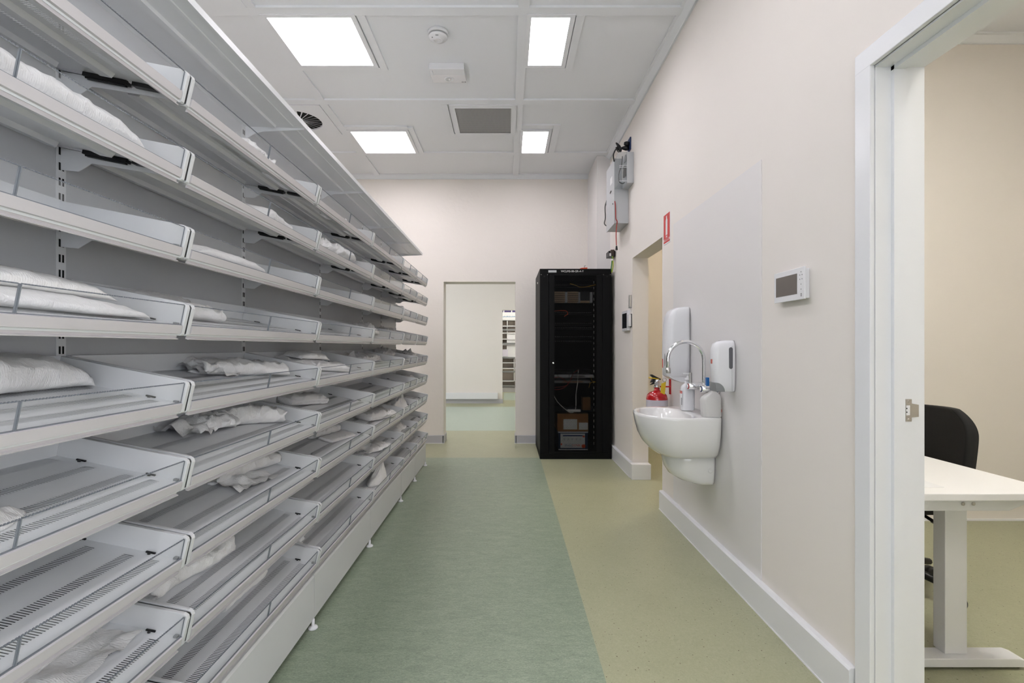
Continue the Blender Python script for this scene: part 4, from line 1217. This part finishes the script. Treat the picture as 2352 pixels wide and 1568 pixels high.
tp = root('gooseneck_tap', (BX, 2.9, .85), 'chrome wall-mounted gooseneck tap with two levers above the basin', 'tap')
pts = [(1.145, 2.89, 1.0)]
pts += [(1.145, 2.89, 1.05), (1.145, 2.89, 1.11), (1.145, 2.89, 1.165)]
for k in range(1, 17):
    a = math.pi * k / 16 * 1.02
    pts.append((1.04 + .105 * math.cos(a), 2.89, 1.165 + .105 * math.sin(a)))
pts.append((pts[-1][0] + .003, 2.89, 1.10))
ob('spout', MB().tube(pts, .0115, 14), M_CHROME, tp)
ob('aerator', MB().lathe([(.013, 0), (.014, -.03), (.012, -.032)], (pts[-1][0], 2.89, 1.118), 'z', 16), M_STEEL, tp)
ob('mixer_body', MB().tube([(1.155, 2.79, 1.003), (1.155, 2.99, 1.003)], .017, 16), M_CHROME, tp)
for y, rm, lm in ((2.99, M_CABLER, M_STEEL), (2.79, M_NAVY, M_BLUE)):
    ob('valve', MB().lathe([(.024, 0), (.022, -.04), (.020, -.078), (.018, -.080)], (1.170, y, 1.003), 'x', 20), M_CHROME, tp)
    ob('wall_flange', MB().lathe([(.030, 0), (.028, -.010), (.016, -.014)], (BX, y, 1.003), 'x', 20), M_CHROME, tp)
    ob('temperature_ring', MB().lathe([(.0165, 0), (.0165, -.002)], (1.0905, y, 1.003), 'x', 18), rm, tp)
    ob('valve_cap', MB().lathe([(.011, 0), (.011, -.003)], (1.0885, y, 1.003), 'x', 18), M_CHROME, tp)
ob('lever', MB().box(1.098, 1.112, 2.982, 2.998, 1.018, 1.085), M_STEEL, tp, .003)
ob('lever', MB().box(1.118, 1.132, 2.778, 2.802, 1.015, 1.068), M_BLUE, tp, .003)
ob('lever', MB().prism([(1.152, .975), (1.168, .975), (1.160, 1.045), (1.148, 1.047)], 1, 2.776, 2.796), M_BLUE, tp, .002)

def rrect_ring(x0, x1, y0, y1, z, r, n=6):
    pts = []
    for (cx, cy, a0) in ((x1 - r, y1 - r, 0), (x0 + r, y1 - r, 90), (x0 + r, y0 + r, 180), (x1 - r, y0 + r, 270)):
        for k in range(n + 1):
            a = math.radians(a0 + 90 * k / n)
            pts.append((cx + r * math.cos(a), cy + r * math.sin(a), z))
    return pts
# paper towel dispenser
pd = root('towel_dispenser', (BX, 3.29, 1.02), 'tall white paper towel dispenser on the wall above the basin', 'dispenser')
m = MB(); rings = []
for z, x0, ins in ((1.045, 1.046, .012), (1.055, 1.038, .004), (1.2, 1.036, 0), (1.38, 1.042, 0), (1.44, 1.052, .002), (1.475, 1.070, .006), (1.492, 1.095, .012), (1.499, 1.125, .02)):
    rings.append(rrect_ring(x0, BX, 3.20 + ins, 3.35 - ins, z, .034 if z < 1.47 else .026))
m.loft(rings)
ob('cover', m, M_ABS, pd)
ob('base_tray', MB().prism([(1.05, 1.045), (1.075, 1.03), (1.125, 1.012), (BX, 1.0), (BX, 1.05), (1.05, 1.05)], 1, 3.215, 3.335), M_ABS, pd, .006)
ob('level_window', MB().prism([(3.262 + .012 * math.cos(a), 1.155 + .042 * math.sin(a)) for a in [k * math.pi / 10 for k in range(20)]], 0, 1.0355, 1.0375), M_ABSG, pd)
ob('lock', MB().box(1.036, 1.042, 3.235, 3.25, 1.082, 1.085), M_ABSG, pd)
ob('red_badge', MB().box(1.035, 1.0385, 3.305, 3.318, 1.10, 1.16), M_RED, pd, .001)
# soap dispenser
sdp = root('soap_dispenser', (BX, 2.60, 1.0), 'white soap dispenser with grey sight window on the wall', 'dispenser')
m = MB(); rings = []
for z, x0, ins in ((1.006, 1.118, .010), (1.012, 1.095, .004), (1.05, 1.078, 0), (1.15, 1.070, 0), (1.225, 1.072, .001), (1.255, 1.080, .006), (1.268, 1.098, .014), (1.273, 1.12, .022)):
    rings.append(rrect_ring(x0, BX, 2.563 + ins, 2.642 - ins, z, .026))
m.loft(rings)
ob('cover', m, M_ABS, sdp)
wn = MB()
r_, zz0, zz1, xcw = .0095, 1.135, 1.228, 1.155
poly = [(xcw + r_ * math.cos(a), zz1 + r_ * math.sin(a)) for a in [k * math.pi / 8 for k in range(9)]] + [(xcw - r_ * math.cos(a), zz0 - r_ * math.sin(a)) for a in [k * math.pi / 8 for k in range(9)]]
ob('sight_window', wn.prism(poly, 1, 2.5615, 2.5645), mat('smoked_window', srgb(96, 96, 100), .3), sdp)
pb = MB()
poly = [(1.078, 1.008), (1.074, 1.055)] + [(1.078 + .046 * math.sin(a), 1.008 + .047 * math.cos(a)) for a in [k * math.pi / 16 for k in range(1, 9)]]
ob('push_lever', pb.prism(poly, 1, 2.561, 2.640), M_ABSG, sdp, .002)
ob('badge', MB().box(1.0685, 1.0705, 2.590, 2.606, 1.152, 1.175), mat('badge_print', srgb(206, 110, 92), .5, var=.4, vscale=150), sdp)
ob('seam', MB().box(1.1605, 1.1612, 2.5618, 2.563, 1.012, 1.245), M_ABSG, sdp)

# bottles on the basin
pbt = root('pump_bottle', (1.105, 3.04, .852), 'white pump soap bottle standing at the back of the basin', 'bottle')
m = MB(); rings = []
for z, s_ in ((.852, .94), (.856, 1), (.985, 1), (1.0, .9), (1.012, .6), (1.018, .42), (1.035, .42)):
    rings.append(rrect_ring(1.105 - .040 * s_, 1.105 + .040 * s_, 3.04 - .028 * s_, 3.04 + .028 * s_, z, .022 * s_))
m.loft(rings)
ob('bottle', m, M_ABS, pbt)
ob('collar', MB().lathe([(.018, 0), (.018, .014), (.008, .018), (.006, .04)], (1.105, 3.04, 1.033), 'z', 16), M_ABS, pbt)
ob('pump_head', MB().prism([(1.075, 1.072), (1.12, 1.07), (1.122, 1.08), (1.075, 1.081), (1.07, 1.076)], 1, 3.032, 3.048), M_ABS, pbt, .003)
ob('label', MB().box(1.0645, 1.0652, 3.02, 3.06, .88, .975), M_PAPER, pbt)
ob('label_stripe', MB().box(1.0638, 1.0645, 3.02, 3.06, .955, .972), M_RED, pbt)
ob('label_text', MB().box(1.0638, 1.0645, 3.024, 3.036, .885, .93), M_ABSG, pbt)
jb = root('refill_bottle', (1.133, 2.755, .852), 'milky refill bottle with a red cap on the near end of the basin', 'bottle')
m = MB(); rings = []
for z, w_, d_, sh in ((.852, .046, .034, .004), (.857, .050, .037, .004), (.925, .051, .037, .001), (.945, .052, .037, 0), (.962, .048, .034, .004), (.976, .036, .028, .010), (.986, .022, .020, .014), (.992, .016, .016, .014)):
    rings.append(rrect_ring(1.128 - w_ + sh, 1.128 + w_ * .98 + sh, 2.755 - d_, 2.755 + d_, z, min(w_, d_) * .6))
m.loft(rings)
ob('bottle', m, M_MILK, jb)
ob('cap', MB().lathe([(.012, 0), (.012, .014), (.008, .016)], (1.142, 2.755, .990), 'z', 14), M_MILK, jb)
ob('side_cap', MB().lathe([(.010, 0), (.010, .012)], (1.176, 2.755, .885), 'x', 12), mat('coral_cap', srgb(216, 120, 100), .5), jb)

# intercom panel
ic = root('intercom_panel', (XR, 2.06, 1.428), 'white video intercom with grey screen and buttons near the office doorway', 'intercom')
xf = 1.165
ob('body', MB().box(xf + .006, XR, 1.955, 2.155, 1.432, 1.550), M_ABS, ic, .003)
ob('face', MB().box(xf, xf + .006, 1.944, 2.166, 1.428, 1.556), M_ABS, ic, .002)
ob('screen', MB().box(xf - .0008, xf, 1.995, 2.150, 1.452, 1.534), M_DARK, ic)
for (y, z) in ((1.964, 1.541), (1.972, 1.529), (1.957, 1.529), (1.972, 1.512), (1.957, 1.512), (1.964, 1.492), (1.964, 1.472)):
    ob('button', MB().lathe([(.0024, 0), (.0024, -.0008)], (xf, y + .004, z - .004), 'x', 10), M_ABSG, ic)
for k in range(3):
    ob('speaker_slot', MB().box(xf - .0006, xf, 1.962, 1.971, 1.440 + k * .0045, 1.442 + k * .0045), M_BLACK, ic)

# ------------------------------------------------------------------ office desk and chair
dk = root('office_desk', (1.65, 2.4, 0), 'white height-adjustable office desk seen through the doorway', 'desk')
DZ = .73
ob('desktop', MB().box(1.36, 1.953, 1.72, 3.12, DZ - .025, DZ), M_DESK, dk, .003)
ob('end_beam', MB().prism([(1.36, DZ - .025), (1.945, DZ - .025), (1.945, DZ - .036), (1.82, DZ - .086), (1.43, DZ - .086), (1.36, DZ - .05)], 1, 1.80, 1.84), M_DESKM, dk, .003)
for x in (1.652, 1.690):
    ob('screw', MB().lathe([(.0065, 0), (.006, -.003), (.0025, -.0025)], (x, 1.80, DZ - .060), 'y', 14), M_STEEL, dk)
ob('rail', MB().box(1.62, 1.66, 1.84, 3.06, DZ - .06, DZ - .025), M_DESKM, dk)
ob('leg', MB().box(1.703, 1.789, 1.93, 1.985, 0.045, DZ - .087), M_DESKM, dk, .003)
ob('leg', MB().box(1.62, 1.706, 2.94, 2.995, 0.045, DZ - .087), M_DESKM, dk, .003)
ob('top_plate', MB().box(1.68, 1.80, 1.84, 2.0, DZ - .087, DZ - .08), M_DESKM, dk)
ob('foot_bar', MB().prism([(1.36, .012), (1.36, .045), (1.965, .045), (1.995, .034), (1.995, .012)], 1, 1.90, 1.975), M_DESKM, dk, .003)
ob('foot_bar', MB().prism([(1.36, .012), (1.36, .045), (1.965, .045), (1.995, .034), (1.995, .012)], 1, 2.92, 2.995), M_DESKM, dk, .003)
for x in (1.42, 1.96):
    for y in (1.937, 2.957):
        ob('glide', MB().lathe([(.018, 0), (.018, .012)], (x, y, 0), 'z', 14), M_BLACK, dk)
thing('paper_sheet', MB().box(1.42, 1.585, 1.80, 1.98, DZ, DZ + .001), M_PAPER, 'white sheet of paper lying on the office desk', 'paper')

ch = root('office_chair', (1.99, 2.6, 0), 'black office chair pushed in at the desk', 'chair')
m = MB(); nz_, ny_ = 36, 14
front, back = [], []
for i in range(nz_ + 1):
    t_ = i / nz_; z = .50 + .425 * t_
    hw = .225 * (1 - .16 * abs(2 * t_ - 1) ** 3) * (1 if t_ < .7 else math.sqrt(max(.05, 1 - ((t_ - .7) / .36) ** 2.2)))
    rf, rb = [], []
    for j in range(ny_ + 1):
        s_ = 2 * j / ny_ - 1
        curve = .035 * (1 - s_ * s_)
        xb = 2.20 + .05 * (t_ - .3) + curve
        rf.append((xb, 2.61 + s_ * hw, z)); rb.append((xb + .045, 2.61 + s_ * hw * 1.02, z))
    front.append(rf); back.append(rb)
def grid(mb, g, flip):
    ny = len(g[0]); vs = [p for r in g for p in r]
    fs = [(i * ny + j, i * ny + j + 1, (i + 1) * ny + j + 1, (i + 1) * ny + j) for i in range(len(g) - 1) for j in range(ny - 1)]
    mb.add(vs, [f_[::-1] for f_ in fs] if flip else fs, 0, True)
grid(m, front, False); grid(m, back, True)
rim = [front[i][0] for i in range(nz_ + 1)] + front[-1][1:] + [front[i][-1] for i in range(nz_ - 1, -1, -1)] + front[0][-2:0:-1]
rimb = [back[i][0] for i in range(nz_ + 1)] + back[-1][1:] + [back[i][-1] for i in range(nz_ - 1, -1, -1)] + back[0][-2:0:-1]
m.loft([rim, rimb], cap0=False, cap1=False)
ob('backrest', m, M_CHAIR, ch)
ob('seat', MB().loft([rrect_ring(1.76, 2.19, 2.39, 2.83, z, .08) for z in (.43,)] + [rrect_ring(1.75, 2.20, 2.38, 2.84, z, .09) for z in (.44, .475)] + [rrect_ring(1.78, 2.18, 2.41, 2.81, .49, .08)]), M_CHAIR, ch)
ob('back_stem', MB().tube([(2.10, 2.61, .41), (2.22, 2.61, .42), (2.265, 2.61, .50), (2.275, 2.61, .62)], .02, 8), M_BLACK, ch)
ob('mechanism', MB().box(1.90, 2.12, 2.52, 2.70, .39, .43), M_BLACK, ch, .01)
ob('lever_knob', MB().lathe([(.008, .06), (.012, 0), (.024, -.01), (.027, -.03), (.024, -.06), (.015, -.066)], (2.105, 2.40, .375), 'y', 12).tube([(2.105, 2.46, .38), (2.105, 2.56, .40)], .008, 8), M_BLACK, ch)
ob('gas_column', MB().lathe([(.026, .10), (.026, .26), (.015, .26), (.015, .40)], (1.98, 2.61, 0), 'z', 16), M_BLACK, ch)
for k in range(5):
    a = math.radians(-60 + 72 * k)
    ca, sa = math.cos(a), math.sin(a)
    ob('base_leg', MB().tube([(1.98, 2.61, .125), (1.98 + .15 * ca, 2.61 + .15 * sa, .115), (1.98 + .30 * ca, 2.61 + .30 * sa, .085)], [.028, .022, .016], 8), M_BLACK, ch)
    ob('caster', MB().lathe([(.020, -.022), (.030, -.018), (.030, .018), (.020, .022)], (1.98 + .305 * ca, 2.61 + .305 * sa, .03), 'y' if abs(ca) > .5 else 'x', 14), M_BLACK, ch)

# ------------------------------------------------------------------ shelf unit in the farthest room
fs_ = root('storage_shelf', (.2, 13.9, 0), 'distant white pigeonhole shelf seen through both far openings', 'shelving')
Yf, s13 = 13.7, 13.7 / 1140
zf = lambda py: CAM_H + (VY - py) * s13
xf_ = lambda px: (px - VX) * s13
ob('back', MB().box(-.35, .75, Yf + .3, Yf + .32, .1, zf(712)), mat('shelf_taupe', srgb(208, 196, 184), .6), fs_)
for py in (735, 748.5, 764.5, 778.5, 791.5, 819, 833, 846, 875):
    ob('shelf_board', MB().box(-.35, .75, Yf, Yf + .3, zf(py) - .012, zf(py) + .012), M_TRIM, fs_)
for x, a, b in ((xf_(1165), 735, 819), (xf_(1181), 824, 876), (-.36, 712, 880), (.74, 712, 880)):
    ob('divider', MB().box(x - .01, x + .01, Yf, Yf + .3, zf(b), zf(a)), M_TRIM, fs_)
ob('infill_panel', MB().box(xf_(1166), .73, Yf + .02, Yf + .03, zf(818), zf(765)), M_ABS, fs_)
for py in (757, 788.5, 821, 853, 886):
    ob('ticket_rail', MB().box(-.35, .75, Yf - .02, Yf, zf(py) - .025, zf(py) + .02), M_ABSG, fs_)
ob('header_panel', MB().box(-.35, .75, Yf - .02, Yf + .02, zf(735), zf(712)), M_PAPER, fs_)
for a, b in ((1146, 1156), (1158.5, 1174), (1176.5, 1190)):
    ob('header_print', MB().box(xf_(a), xf_(b), Yf - .022, Yf - .02, zf(717), zf(713)), mat('purple_print', srgb(70, 58, 110), .6), fs_)
hp = MB()
rnd = random.Random(4)
for k in range(26):
    x = xf_(1154) + k * .017
    hp.box(x, x + .012, Yf - .0225, Yf - .02, zf(728) + rnd.uniform(-.006, .0), zf(728) + rnd.uniform(.01, .035))
ob('header_motif', hp, mat('blue_green_print', srgb(120, 160, 190), .6, var=.35, vscale=9), fs_, kind='stuff')
ob('notice_sheet', MB().box(xf_(1153), xf_(1166.5), Yf - .012, Yf - .01, zf(818), zf(802)), mat('lilac_paper', srgb(226, 222, 236), .7), fs_)
ob('kick_board', MB().box(-.35, .75, Yf, Yf + .3, 0.0, .12), M_VINYLG, fs_)
